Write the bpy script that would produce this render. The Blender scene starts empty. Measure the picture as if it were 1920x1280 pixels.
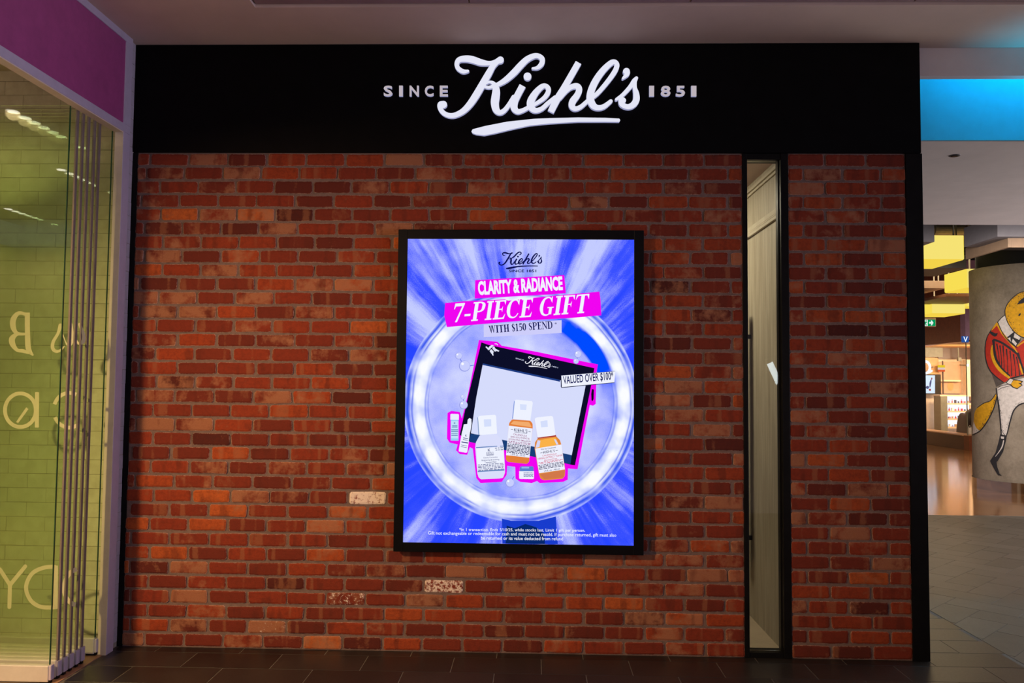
import bpy, bmesh, math, random
from mathutils import Vector, Matrix
from mathutils.geometry import tessellate_polygon

scene = bpy.context.scene
COL = scene.collection
random.seed(7)
V3 = Vector

# ------------------------------------------------------------------ camera
CAM = V3((0.0, -5.09, 1.645))
F_PX, YAW, PITCH, ROLL = 1538.09, -0.02856742, 0.05089621, 0.00912137
_fw = V3((math.sin(YAW) * math.cos(PITCH), math.cos(YAW) * math.cos(PITCH), math.sin(PITCH)))
_rt = _fw.cross(V3((0, 0, 1))).normalized()
_up = _rt.cross(_fw)
_c, _s = math.cos(ROLL), math.sin(ROLL)
RT = _c * _rt + _s * _up
UP = -_s * _rt + _c * _up
FW = _fw
cam_data = bpy.data.cameras.new('camera')
cam_data.sensor_width = 36.0
cam_data.lens = F_PX / 1920 * 36
cam_data.clip_start = 0.05
cam_data.clip_end = 200
cam = bpy.data.objects.new('camera', cam_data)
COL.objects.link(cam)
mw = Matrix((RT, UP, -FW)).transposed().to_4x4()
mw.translation = CAM
cam.matrix_world = mw
scene.camera = cam

# ------------------------------------------------------------------ world, exposure, large lights
scene.view_settings.view_transform = 'Standard'
scene.view_settings.look = 'None'
scene.view_settings.exposure = 0.0
scene.view_settings.gamma = 1.0
scene.view_settings.use_curve_mapping = False
scene.cycles.max_bounces = 16
scene.cycles.transparent_max_bounces = 40
scene.cycles.transmission_bounces = 16
scene.cycles.sample_clamp_indirect = 4.0

world = bpy.data.worlds.new('World')
scene.world = world
world.use_nodes = True
bg = world.node_tree.nodes['Background']
bg.inputs[0].default_value = (0.62, 0.50, 0.53, 1)
bg.inputs[1].default_value = 0.33


def light(name, kind, loc, aim, power, col, size=1.0, size_y=None, spread=None, angle=None, blend=0.5):
    ld = bpy.data.lights.new(name, kind)
    ld.energy = power
    ld.color = col
    if kind == 'AREA':
        ld.shape = 'RECTANGLE'
        ld.size = size
        ld.size_y = size_y or size
        if spread:
            ld.spread = spread
    else:
        ld.shadow_soft_size = size
    if kind == 'SPOT':
        ld.spot_size = angle
        ld.spot_blend = blend
    o = bpy.data.objects.new(name, ld)
    COL.objects.link(o)
    o.location = loc
    d = V3(aim) - V3(loc)
    o.rotation_euler = d.to_track_quat('-Z', 'Y').to_euler()
    return o


# mall ceiling lamps behind the photographer
light('mall_lamp', 'AREA', (-1.6, -7.5, 3.7), (-1.0, 0.0, 1.0), 15, (1.0, 0.74, 0.66), 5.0, 1.5)
# neighbouring shop (left), warm downlighting
SHOP_LAMPS = [(-4.42, -3.59), (-6.06, -5.33), (-3.82, -1.95), (-3.60, -5.2), (-3.45, -0.95), (-5.9, -2.9)]
for _x, _y in SHOP_LAMPS:
    light('shop_lamp', 'SPOT', (_x, _y, 3.57), (_x + 0.02, _y + 0.1, 0), 74, (1.0, 0.74, 0.34), 0.045, angle=math.radians(150), blend=0.8)
light('shop_side_lamp', 'SPOT', (-3.60, -4.30, 3.0), (-1.0, 0.0, 0.2), 780, (1.0, 0.60, 0.28), 0.10, angle=math.radians(70), blend=0.9)
# shop behind the slit window
light('passage_lamp', 'AREA', (0.6, 1.0, 3.05), (1.0, 0.5, 0.0), 44, (1.0, 0.87, 0.70), 1.0, 0.8)
# corridor on the right
light('corridor_lamp', 'AREA', (5.2, 2.0, 3.25), (5.2, 2.2, 0), 38, (1.0, 0.86, 0.76), 3.5, 2.2)
light('mall_side_fill', 'AREA', (6.9, -4.6, 1.5), (-2.6, -0.8, 2.9), 20, (0.84, 0.74, 1.0), 2.5, 1.6, spread=1.0)  # added lavender fill for the left trim and fascia
light('column_fill', 'AREA', (5.4, 3.9, 3.25), (7.2, 7.6, 1.3), 62, (1.0, 0.87, 0.76), 2.0, 0.6, spread=1.5)  # added fill aimed at the column, hanging in mid-air
light('court_floor_lamp', 'AREA', (9.0, 12.0, 4.1), (8.5, 12.0, 0.0), 420, (1.0, 0.76, 0.50), 4.0, 5.0)
light('corridor_fill', 'AREA', (8.6, 2.2, 1.4), (3.5, 1.6, 2.4), 190, (1.0, 0.90, 0.86), 3.6, 2.4)  # added unseen fill that brightens the lowered ceiling
light('cafe_lamp', 'AREA', (13.0, 18.7, 2.5), (13.2, 21.3, 1.2), 170, (1.0, 0.74, 0.48), 2.5, 0.6)
# cyan cove lighting
light('cove_lamp', 'AREA', (5.85, 0.165, 4.14), (5.85, 0.446, 3.4), 52, (0.0, 0.62, 0.92), 6.3, 0.05)
light('cove_spot', 'SPOT', (4.6, 0.03, 2.3), (3.6, -0.02, 3.78), 260, (0.0, 0.60, 1.0), 0.05, angle=math.radians(42), blend=1.0)


# ------------------------------------------------------------------ survey helpers
def ray(u, v):
    return RT * ((u - 960) / F_PX) + UP * (-(v - 640) / F_PX) + FW


def at(u, v, Y=0.0):
    d = ray(u, v)
    return CAM + d * ((Y - CAM.y) / d.y)


def on_floor(u, v, z=0.0):
    d = ray(u, v)
    return CAM + d * ((z - CAM.z) / d.z)


def on_x(u, v, x):
    d = ray(u, v)
    return CAM + d * ((x - CAM.x) / d.x)


# ------------------------------------------------------------------ materials
def srgb(r, g, b):
    def f(c):
        c /= 255.0
        return c / 12.92 if c <= 0.04045 else ((c + 0.055) / 1.055) ** 2.4
    return (f(r), f(g), f(b), 1.0)


class NT:
    def __init__(self, name):
        self.m = bpy.data.materials.new(name)
        self.m.use_nodes = True
        self.t = self.m.node_tree
        self.t.nodes.clear()
        self.out = self.t.nodes.new('ShaderNodeOutputMaterial')

    def n(self, kind, **kw):
        nd = self.t.nodes.new(kind)
        for k, v in kw.items():
            setattr(nd, k, v)
        return nd

    def l(self, a, b):
        self.t.links.new(a, b)

    def setin(self, sock, v):
        if hasattr(v, 'is_linked') or isinstance(v, bpy.types.NodeSocket):
            self.l(v, sock)
        else:
            sock.default_value = v

    def math(self, op, a, b=0.0, c=0.0, clamp=False):
        nd = self.n('ShaderNodeMath', operation=op, use_clamp=clamp)
        self.setin(nd.inputs[0], a)
        self.setin(nd.inputs[1], b)
        self.setin(nd.inputs[2], c)
        return nd.outputs[0]

    def mix(self, fac, a, b, blend='MIX'):
        nd = self.n('ShaderNodeMixRGB', blend_type=blend)
        self.setin(nd.inputs[0], fac)
        self.setin(nd.inputs[1], a)
        self.setin(nd.inputs[2], b)
        return nd.outputs[0]

    def ramp(self, fac, stops, interp='LINEAR'):
        nd = self.n('ShaderNodeValToRGB')
        nd.color_ramp.interpolation = interp
        e = nd.color_ramp.elements
        while len(e) < len(stops):
            e.new(0.5)
        for i, (p, c) in enumerate(stops):
            e[i].position = p
            e[i].color = c if len(c) == 4 else (*c, 1)
        self.setin(nd.inputs[0], fac)
        return nd.outputs[0]

    def pos(self):
        return self.n('ShaderNodeNewGeometry').outputs['Position']

    def noise(self, vec, scale, detail=4, rough=0.6, out=0):
        nd = self.n('ShaderNodeTexNoise')
        if vec is not None:
            self.setin(nd.inputs['Vector'], vec)
        nd.inputs['Scale'].default_value = scale
        nd.inputs['Detail'].default_value = detail
        nd.inputs['Roughness'].default_value = rough
        return nd.outputs[out]

    def vmul(self, vec, s):
        nd = self.n('ShaderNodeVectorMath', operation='MULTIPLY')
        self.setin(nd.inputs[0], vec)
        nd.inputs[1].default_value = s
        return nd.outputs[0]

    def vadd(self, a, b):
        nd = self.n('ShaderNodeVectorMath', operation='ADD')
        self.setin(nd.inputs[0], a)
        self.setin(nd.inputs[1], b)
        return nd.outputs[0]

    def bsdf(self, col, rough=0.6, metal=0.0, spec=0.5, bump=None, bstr=0.3, bdist=0.002, **kw):
        p = self.n('ShaderNodeBsdfPrincipled')
        self.setin(p.inputs['Base Color'], col)
        self.setin(p.inputs['Roughness'], rough)
        p.inputs['Metallic'].default_value = metal
        p.inputs['Specular IOR Level'].default_value = spec
        for k, v in kw.items():
            self.setin(p.inputs[k], v)
        if bump is not None:
            b = self.n('ShaderNodeBump')
            b.inputs['Strength'].default_value = bstr
            b.inputs['Distance'].default_value = bdist
            self.l(bump, b.inputs['Height'])
            self.l(b.outputs[0], p.inputs['Normal'])
        self.l(p.outputs[0], self.out.inputs[0])
        return self.m


def plain(name, col, rough=0.5, metal=0.0, spec=0.5, var=0.12, scale=9.0, bump=0.0):
    """flat colour with a little grain so that no surface is perfectly even"""
    t = NT(name)
    n = t.noise(t.pos(), scale, 5, 0.65)
    lo = tuple(c * (1 - var) for c in col[:3]) + (1,)
    hi = tuple(min(1, c * (1 + var)) for c in col[:3]) + (1,)
    c = t.ramp(n, [(0.3, lo), (0.7, hi)])
    b = t.noise(t.pos(), scale * 14, 3, 0.6) if bump else None
    return t.bsdf(c, rough, metal, spec, bump=b, bstr=bump)


def glow(name, col, strength=1.0):
    t = NT(name)
    e = t.n('ShaderNodeEmission')
    t.setin(e.inputs[0], col)
    e.inputs[1].default_value = strength
    t.l(e.outputs[0], t.out.inputs[0])
    return t.m


def glass(name, tint, rough=0.0, refl=1.0, f0=0.04):
    """clear sheet: tinted straight-through light and a fresnel mirror"""
    t = NT(name)
    tr = t.n('ShaderNodeBsdfTransparent')
    tr.inputs[0].default_value = (*tint, 1)
    gl = t.n('ShaderNodeBsdfGlossy')
    gl.inputs['Roughness'].default_value = rough
    gl.inputs[0].default_value = (1, 1, 1, 1)
    lw = t.n('ShaderNodeFresnel')
    lw.inputs['IOR'].default_value = 1.45
    mx = t.n('ShaderNodeMixShader')
    t.l(t.math('MULTIPLY', lw.outputs[0], refl, clamp=True), mx.inputs[0])
    t.l(tr.outputs[0], mx.inputs[1])
    t.l(gl.outputs[0], mx.inputs[2])
    t.l(mx.outputs[0], t.out.inputs[0])
    return t.m


def brick_material(name, joined=False, painted=False):
    t = NT(name)
    if joined:
        a = t.n('ShaderNodeAttribute', attribute_name='tone')
        rnd, ctl = t.n('ShaderNodeAttribute', attribute_name='rnd').outputs['Fac'], a.outputs['Color']
    else:
        oi = t.n('ShaderNodeObjectInfo')
        rnd, ctl = oi.outputs['Random'], oi.outputs['Color']
    sep = t.n('ShaderNodeSeparateColor')
    t.l(ctl, sep.inputs[0])
    tone, lime, paint = sep.outputs[0], sep.outputs[1], sep.outputs[2]
    edge = t.n('ShaderNodeAttribute', attribute_name='edge').outputs['Fac']
    off = t.n('ShaderNodeCombineXYZ')
    t.l(t.math('MULTIPLY', rnd, 37.0), off.inputs[0])
    t.l(t.math('MULTIPLY', rnd, 91.0), off.inputs[2])
    p = t.vadd(t.pos(), off.outputs[0])
    if painted:
        n1 = t.noise(p, 14, 5, 0.6)
        c = t.ramp(n1, [(0.3, (0.62, 0.58, 0.52, 1)), (0.7, (0.78, 0.75, 0.70, 1))])
        c = t.mix(t.math('MULTIPLY', edge, t.noise(p, 30, 2, 0.5), clamp=True), c, (0.56, 0.52, 0.46, 1))
        return t.bsdf(c, 0.65, bump=t.noise(p, 60, 4, 0.6), bstr=0.4)
    base = t.ramp(tone, [(0.0, (0.075, 0.016, 0.013, 1)), (0.25, (0.155, 0.026, 0.016, 1)), (0.55, (0.27, 0.040, 0.017, 1)),
                         (0.8, (0.37, 0.062, 0.018, 1)), (1.0, (0.52, 0.125, 0.030, 1))])
    n_big = t.noise(p, 9, 3, 0.55)
    n_mid = t.noise(p, 34, 6, 0.78)
    n_fine = t.noise(p, 190, 3, 0.7)
    base = t.mix(t.math('MULTIPLY', t.math('SUBTRACT', n_mid, 0.42, clamp=True), 2.2, clamp=True), base, (0.13, 0.022, 0.012, 1))
    # bed-mark bands and lime bloom left by old mortar
    limef = t.math('MULTIPLY', t.math('SUBTRACT', t.math('ADD', n_big, t.math('MULTIPLY', n_mid, 0.45)), t.math('SUBTRACT', 0.98, t.math('MULTIPLY', lime, 0.42))), 5.0, clamp=True)
    limef = t.math('MULTIPLY', limef, t.math('ADD', 0.35, t.math('MULTIPLY', n_fine, 0.7)), clamp=True)
    base = t.mix(limef, base, (0.42, 0.19, 0.105, 1))
    sx = t.n('ShaderNodeSeparateXYZ')
    t.l(p, sx.inputs[0])
    bx = t.n('ShaderNodeCombineXYZ')
    t.l(t.math('MULTIPLY', sx.outputs[0], 15.0), bx.inputs[0])
    t.l(t.math('MULTIPLY', sx.outputs[2], 1.1), bx.inputs[2])
    nb = t.noise(bx.outputs[0], 1.0, 1, 0.4)
    bandf = t.math('MULTIPLY', t.math('SUBTRACT', t.math('ADD', nb, t.math('MULTIPLY', t.math('SUBTRACT', n_mid, 0.5), 0.25)), 0.60, clamp=True), 14.0, clamp=True)
    base = t.mix(t.math('MULTIPLY', bandf, 0.42), base, (0.36, 0.15, 0.075, 1))
    darkf = t.math('MULTIPLY', t.math('SUBTRACT', 0.40, t.math('ADD', nb, t.math('MULTIPLY', t.math('SUBTRACT', n_big, 0.5), 0.5)), clamp=True), 9.0, clamp=True)
    base = t.mix(t.math('MULTIPLY', darkf, 0.45), base, (0.10, 0.02, 0.013, 1))
    # mortar smear along the arrises
    e1 = t.math('MULTIPLY', t.math('SUBTRACT', t.math('ADD', edge, t.math('ADD', t.math('MULTIPLY', t.math('SUBTRACT', n_mid, 0.5), 1.5), t.math('MULTIPLY', t.math('SUBTRACT', n_fine, 0.5), 0.9))), 0.80, clamp=True), 5.0, clamp=True)
    base = t.mix(t.math('MULTIPLY', e1, 0.62), base, (0.58, 0.40, 0.33, 1))
    pf = t.math('MULTIPLY', t.math('SUBTRACT', t.math('ADD', n_mid, t.math('MULTIPLY', paint, 0.75)), 0.86, clamp=True), 12.0, clamp=True)
    base = t.mix(pf, base, (0.92, 0.78, 0.70, 1))
    base = t.mix(t.math('MULTIPLY', t.math('SUBTRACT', n_fine, 0.60, clamp=True), 2.0, clamp=True), base, (0.05, 0.012, 0.008, 1))
    return t.bsdf(base, 0.85, spec=0.25, bump=t.math('ADD', n_mid, t.math('MULTIPLY', n_fine, 0.6)), bstr=0.9, bdist=0.005)


def mortar_material():
    t = NT('mortar')
    n = t.noise(t.pos(), 40, 5, 0.7)
    n2 = t.noise(t.pos(), 6, 3, 0.5)
    c = t.ramp(n, [(0.25, (0.135, 0.092, 0.085, 1)), (0.75, (0.26, 0.185, 0.168, 1))])
    c = t.mix(t.math('MULTIPLY', n2, 0.5), c, (0.155, 0.105, 0.096, 1))
    return t.bsdf(c, 0.95, spec=0.15, bump=t.noise(t.pos(), 220, 3, 0.7), bstr=0.5)


def tile_material(name, lo, hi, rough):
    t = NT(name)
    rnd = t.n('ShaderNodeObjectInfo').outputs['Random']
    n = t.noise(t.vmul(t.pos(), (1, 1, 1)), 5, 6, 0.7)
    n2 = t.noise(t.pos(), 60, 4, 0.7)
    f = t.math('ADD', t.math('MULTIPLY', n, 0.6), t.math('MULTIPLY', rnd, 0.35))
    c = t.ramp(f, [(0.2, lo), (0.85, hi)])
    r = t.math('ADD', rough, t.math('MULTIPLY', n2, 0.14))
    return t.bsdf(c, r, spec=0.5, bump=n2, bstr=0.10, bdist=0.001)


def plank_floor_material():
    t = NT('polished_timber')
    rot = t.n('ShaderNodeMapping')
    rot.inputs['Rotation'].default_value = (0, 0, math.radians(28))
    t.l(t.pos(), rot.inputs[0])
    br = t.n('ShaderNodeTexBrick')
    br.inputs['Scale'].default_value = 1.0
    br.inputs['Brick Width'].default_value = 1.8
    br.inputs['Row Height'].default_value = 0.13
    br.inputs['Mortar Size'].default_value = 0.004
    br.inputs['Color1'].default_value = (0.36, 0.17, 0.07, 1)
    br.inputs['Color2'].default_value = (0.19, 0.08, 0.03, 1)
    br.inputs['Mortar'].default_value = (0.06, 0.03, 0.015, 1)
    t.l(rot.outputs[0], br.inputs['Vector'])
    g = t.noise(t.vmul(rot.outputs[0], (1.2, 22, 1)), 3, 5, 0.6)
    c = t.mix(t.math('MULTIPLY', g, 0.6), br.outputs[0], (0.26, 0.115, 0.045, 1))
    return t.bsdf(c, 0.12, spec=0.5)


def concrete_material():
    t = NT('cast_concrete')
    n = t.noise(t.pos(), 3.0, 6, 0.7)
    n2 = t.noise(t.pos(), 28, 5, 0.7)
    c = t.ramp(t.math('ADD', t.math('MULTIPLY', n, 0.7), t.math('MULTIPLY', n2, 0.3)), [(0.3, (0.16, 0.135, 0.105, 1)), (0.7, (0.34, 0.295, 0.24, 1))])
    return t.bsdf(c, 0.8, spec=0.3, bump=n2, bstr=0.2)


def veneer_material():
    t = NT('wood_veneer')
    v = t.vmul(t.pos(), (16, 16, 1.0))
    n = t.noise(v, 1.6, 6, 0.65)
    v2 = t.vmul(t.pos(), (60, 60, 1.6))
    n2 = t.noise(v2, 1.2, 4, 0.6)
    c = t.ramp(n, [(0.3, (0.30, 0.25, 0.17, 1)), (0.7, (0.50, 0.44, 0.33, 1))])
    c = t.mix(t.math('MULTIPLY', t.math('SUBTRACT', n2, 0.60, clamp=True), 3.0, clamp=True), c, (0.16, 0.125, 0.085, 1))
    return t.bsdf(c, 0.55, spec=0.3)


M = {}
M['brick'] = brick_material('clay_brick')
M['brick_joined'] = brick_material('clay_brick_joined', joined=True)
M['white_brick'] = brick_material('white_painted_brick', painted=True)
M['pier_brick'] = plain('white_painted_pier_brick', (0.46, 0.43, 0.52), 0.6, var=0.10, scale=30, bump=0.3)
M['mortar'] = mortar_material()
M['white_mortar'] = plain('white_painted_joint', (0.34, 0.31, 0.26), 0.8, var=0.25, scale=20)
M['black_panel'] = plain('black_satin_panel', (0.0025, 0.0025, 0.0032), 0.5, spec=0.08, var=0.3)
M['black_frame'] = plain('black_powder_coat', (0.006, 0.006, 0.0065), 0.38, spec=0.12, var=0.3)
M['bezel'] = plain('display_bezel', (0.0035, 0.0035, 0.005), 0.35, spec=0.15, var=0.2)
M['dark_tile'] = tile_material('dark_stone_tile', (0.013, 0.0115, 0.011, 1), (0.038, 0.033, 0.031, 1), 0.30)
M['herring_tile'] = tile_material('grey_stone_tile', (0.072, 0.064, 0.055, 1), (0.145, 0.130, 0.112, 1), 0.36)
M['grout'] = plain('floor_grout', (0.15, 0.135, 0.125), 0.9, var=0.2)
M['timber_floor'] = plank_floor_material()
M['ceiling'] = plain('painted_plasterboard', (0.66, 0.52, 0.46), 0.8, var=0.05, scale=3)
M['ceiling_board'] = plain('dusky_ceiling_board', (0.30, 0.20, 0.22), 0.7, var=0.12, scale=5)
M['grey_paint'] = plain('white_bulkhead_paint', (0.72, 0.66, 0.67), 0.8, var=0.05, scale=4)
M['cove_cyan_lit'] = plain('cyan_lit_cove_paint', (0.06, 0.50, 0.74), 0.7, var=0.04)  # cyan wash light put into the colour of the cove face
M['lavender'] = plain('lavender_lit_white_steel', (0.50, 0.46, 0.60), 0.5, var=0.06, scale=12)  # white trim, with the lavender cast of the light in its colour
M['purple'] = plain('magenta_fascia_panel', (0.36, 0.07, 0.24), 0.5, var=0.12, scale=10, bump=0.1)
M['cream'] = plain('warm_lit_jamb_paint', (0.72, 0.62, 0.52), 0.55, var=0.07)  # warm shop light painted into the jamb front and soffit
M['rail'] = plain('satin_aluminium_rail', (0.62, 0.60, 0.60), 0.35, metal=0.2, var=0.08)
M['seal'] = plain('grey_edge_seal', (0.20, 0.165, 0.15), 0.6, var=0.15)
M['glass_edge'] = plain('green_glass_edge', (0.02, 0.08, 0.035), 0.15, var=0.3)
M['green_glass'] = glass('green_tinted_glass', (0.968, 0.987, 0.948), refl=0.5)
M['clear_glass'] = glass('clear_glass', (0.90, 0.92, 0.88), refl=0.8)
M['shop_glass'] = glass('shopfront_glass', (0.95, 0.95, 0.94), refl=0.15)
M['vinyl'] = plain('frosted_vinyl', (0.78, 0.72, 0.60), 0.7, var=0.05)
M['veneer'] = veneer_material()
M['shop_floor'] = plain('pale_shop_floor', (0.46, 0.36, 0.25), 0.35, var=0.15, scale=4)
M['shop_dark'] = plain('shop_dark_furnishing', (0.05, 0.06, 0.04), 0.6, var=0.3)
M['beige_wall'] = plain('beige_shop_wall', (0.50, 0.44, 0.33), 0.7, var=0.08)
M['concrete'] = concrete_material()
M['steel'] = plain('brushed_steel', (0.62, 0.60, 0.58), 0.08, metal=1.0, var=0.12, scale=4)
M['yellow_glow'] = glow('yellow_light_box', srgb(248, 222, 84), 1.0)
M['yellow_glow_pale'] = glow('pale_yellow_light_box', srgb(246, 226, 116), 1.0)
M['yellow_glow_warm'] = glow('warm_yellow_light_box', srgb(244, 210, 74), 1.0)
M['lamp_frame'] = plain('ochre_lamp_frame', (0.45, 0.33, 0.08), 0.5)
M['baffle_grey'] = plain('grey_baffle', (0.14, 0.135, 0.155), 0.6, var=0.08)
M['baffle_beige'] = plain('beige_baffle', (0.22, 0.15, 0.10), 0.6, var=0.08)
M['baffle_brown'] = plain('brown_baffle', (0.17, 0.07, 0.03), 0.5, var=0.15)
M['void'] = plain('black_ceiling_void', (0.004, 0.004, 0.004), 0.9)
M['duct'] = plain('galvanised_duct', (0.20, 0.19, 0.14), 0.5, var=0.2)
M['maroon'] = plain('maroon_bulkhead', (0.30, 0.11, 0.075), 0.35, var=0.2)
M['mauve'] = plain('mauve_wall', (0.48, 0.31, 0.52), 0.6, var=0.1)
M['orange_wood'] = plain('orange_timber_lining', (0.55, 0.27, 0.085), 0.45, var=0.2, scale=6)
M['tan_wood'] = plain('tan_timber_panel', (0.52, 0.30, 0.17), 0.45, var=0.15, scale=5)
M['pale_wood'] = plain('pale_timber', (0.78, 0.58, 0.38), 0.5, var=0.1)
M['brown_wood'] = plain('dark_brown_timber', (0.075, 0.03, 0.017), 0.35, var=0.2)
M['rust_wood'] = plain('rust_timber', (0.17, 0.045, 0.012), 0.4, var=0.2)
M['letter_lit'] = glow('lit_acrylic_letter', srgb(228, 229, 245), 1.0)
M['letter_side'] = glow('lit_letter_return', srgb(150, 152, 190), 1.0)
M['letter_dim'] = glow('dim_acrylic_letter', srgb(188, 178, 186), 1.0)
M['shelf_glow'] = glow('lit_shelf_back', srgb(236, 239, 255), 1.5)
M['lamp_white'] = glow('white_lamp', (1.0, 0.93, 0.78, 1), 14.0)
M['tube_white'] = glow('cool_tube_lamp', (0.80, 0.92, 1.0, 1), 12.0)
M['exit_green'] = glow('exit_sign_green', srgb(0, 150, 88), 1.0)
M['exit_white'] = glow('exit_sign_white', srgb(225, 245, 235), 1.0)
M['housing'] = plain('beige_sign_housing', (0.55, 0.42, 0.34), 0.5)
M['white_lit'] = glow('white_lit_sign', srgb(240, 243, 255), 1.4)
M['coat'] = plain('dark_grey_coat', (0.045, 0.036, 0.032), 0.8, var=0.2)
M['plum'] = plain('plum_cloth', (0.035, 0.014, 0.022), 0.8, var=0.2)
M['skin'] = plain('skin', (0.50, 0.29, 0.20), 0.5, var=0.08)
M['hair'] = plain('dark_hair', (0.02, 0.014, 0.012), 0.5, var=0.2)
M['white_cloth'] = plain('white_paper', (0.75, 0.70, 0.62), 0.7)


def mural_paint(name, col, rough=0.75):
    return plain(name, col, rough, spec=0.3, var=0.18, scale=22)


M['mu_yellow'] = mural_paint('mural_yellow', (0.62, 0.33, 0.012))
M['mu_red'] = mural_paint('mural_red', (0.42, 0.028, 0.016))
M['mu_white'] = mural_paint('mural_white', (0.60, 0.57, 0.56))
M['mu_ink'] = mural_paint('mural_ink', (0.022, 0.022, 0.028))
M['mu_grey'] = mural_paint('mural_grey', (0.085, 0.07, 0.065))


# ------------------------------------------------------------------ object helpers
def finish(o, parent):
    COL.objects.link(o)
    if parent is not None:
        o.parent = parent
        o.matrix_parent_inverse = Matrix.Translation(-parent.location)
    return o


def mesh_obj(name, bm, mats, parent=None, smooth=False):
    me = bpy.data.meshes.new(name)
    bm.normal_update()
    bm.to_mesh(me)
    bm.free()
    for m in (mats if isinstance(mats, (list, tuple)) else [mats]):
        me.materials.append(m)
    if smooth:
        for p in me.polygons:
            p.use_smooth = True
    return finish(bpy.data.objects.new(name, me), parent)


def tag(o, label=None, cat=None, group=None, kind=None):
    if label:
        o['label'] = label
    if cat:
        o['category'] = cat
    if group:
        o['group'] = group
    if kind:
        o['kind'] = kind
    return o


def thing(name, label, cat, loc, group=None):
    o = bpy.data.objects.new(name, None)
    COL.objects.link(o)
    o.empty_display_size = 0.1
    o.location = loc
    return tag(o, label, cat, group)


def structure(o):
    o['kind'] = 'structure'
    return o


def box(bm, lo, hi, bev=0.0, mat=0):
    lo, hi = V3(lo), V3(hi)
    vs = [bm.verts.new((x, y, z)) for x in (lo.x, hi.x) for y in (lo.y, hi.y) for z in (lo.z, hi.z)]
    idx = [(0, 1, 3, 2), (4, 6, 7, 5), (0, 4, 5, 1), (2, 3, 7, 6), (0, 2, 6, 4), (1, 5, 7, 3)]
    fs = [bm.faces.new([vs[i] for i in q]) for q in idx]
    for f in fs:
        f.material_index = mat
    if bev > 0:
        r = bmesh.ops.bevel(bm, geom=list({e for f in fs for e in f.edges}), offset=bev, segments=2, affect='EDGES', profile=0.5)
        for f in r['faces']:
            f.material_index = mat
    return bm


def boxes(name, mats, parent, *items, bev=0.0):
    bm = bmesh.new()
    for it in items:
        box(bm, it[0], it[1], it[2] if len(it) > 2 else bev, it[3] if len(it) > 3 else 0)
    return mesh_obj(name, bm, mats, parent)


def cyl(bm, a, b, r0, r1=None, n=20, cap=True, mat=0):
    a, b = V3(a), V3(b)
    r1 = r0 if r1 is None else r1
    ax = (b - a).normalized()
    s = ax.orthogonal().normalized()
    t = ax.cross(s)
    ra = [bm.verts.new(a + (s * math.cos(i * 2 * math.pi / n) + t * math.sin(i * 2 * math.pi / n)) * r0) for i in range(n)]
    rb = [bm.verts.new(b + (s * math.cos(i * 2 * math.pi / n) + t * math.sin(i * 2 * math.pi / n)) * r1) for i in range(n)]
    for i in range(n):
        f = bm.faces.new((ra[i], ra[(i + 1) % n], rb[(i + 1) % n], rb[i]))
        f.material_index = mat
    if cap:
        bm.faces.new(ra[::-1]).material_index = mat
        bm.faces.new(rb).material_index = mat
    return bm


def box_px(u0, u1, v0, v1, y, deep):
    """box whose near face fills the surveyed rectangle at distance y"""
    a, b = at((u0 + u1) / 2, v0, y), at((u0 + u1) / 2, v1, y)
    l, r = at(u0, (v0 + v1) / 2, y), at(u1, (v0 + v1) / 2, y)
    return (l.x, y, b.z), (r.x, y + deep, a.z)


# --------------------------------------------------------- 2-D outlines: strokes and type
def catmull(pts, n=8):
    out = []
    P = [pts[0]] + list(pts) + [pts[-1]]
    for i in range(1, len(P) - 2):
        p0, p1, p2, p3 = P[i - 1], P[i], P[i + 1], P[i + 2]
        for k in range(n):
            t = k / n
            out.append(tuple(0.5 * ((2 * b) + (-a + c) * t + (2 * a - 5 * b + 4 * c - d) * t * t + (-a + 3 * b - 3 * c + d) * t ** 3)
                             for a, b, c, d in zip(p0, p1, p2, p3)))
    out.append(tuple(pts[-1]))
    return out


def rounded(p, d=1.6):
    out = []
    for i, b in enumerate(p):
        a, c = p[i - 1], p[(i + 1) % len(p)]
        la, lc = math.hypot(a[0] - b[0], a[1] - b[1]) or 1, math.hypot(c[0] - b[0], c[1] - b[1]) or 1
        ka, kc = min(d / la, 0.42), min(d / lc, 0.42)
        s0 = (b[0] + (a[0] - b[0]) * ka, b[1] + (a[1] - b[1]) * ka)
        s1 = (b[0] + (c[0] - b[0]) * kc, b[1] + (c[1] - b[1]) * kc)
        for t in (0, 0.33, 0.67, 1):
            out.append(tuple((1 - t) ** 2 * s0[k] + 2 * t * (1 - t) * b[k] + t * t * s1[k] for k in (0, 1)))
    return out


def smooth(p, n=3):
    q = list(p)
    c = catmull([q[-1]] + q + [q[0], q[1]], n)
    return c[n:n + len(q) * n]


def stroke_outline(pts, n=8, caps='rr'):
    """pts (x, y, width) -> closed outline of the brush stroke"""
    c = catmull(pts, n) if len(pts) > 2 else list(pts)
    L, R = [], []
    for i, (x, y, w) in enumerate(c):
        a, b = c[max(0, i - 1)], c[min(len(c) - 1, i + 1)]
        dx, dy = b[0] - a[0], b[1] - a[1]
        d = math.hypot(dx, dy) or 1
        nx, ny = -dy / d, dx / d
        L.append((x + nx * w / 2, y + ny * w / 2))
        R.append((x - nx * w / 2, y - ny * w / 2))

    def cap(i, j, w):
        x, y, _ = c[i]
        dx, dy = x - c[j][0], y - c[j][1]
        a0 = math.atan2(dy, dx)
        return [(x + math.cos(a0 + t) * w / 2, y + math.sin(a0 + t) * w / 2) for t in [math.radians(k) for k in (60, 30, 0, -30, -60)]]
    end = cap(-1, -2, c[-1][2]) if caps[1] == 'r' else []
    beg = cap(0, 1, c[0][2]) if caps[0] == 'r' else []
    return L, R, end, beg


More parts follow.
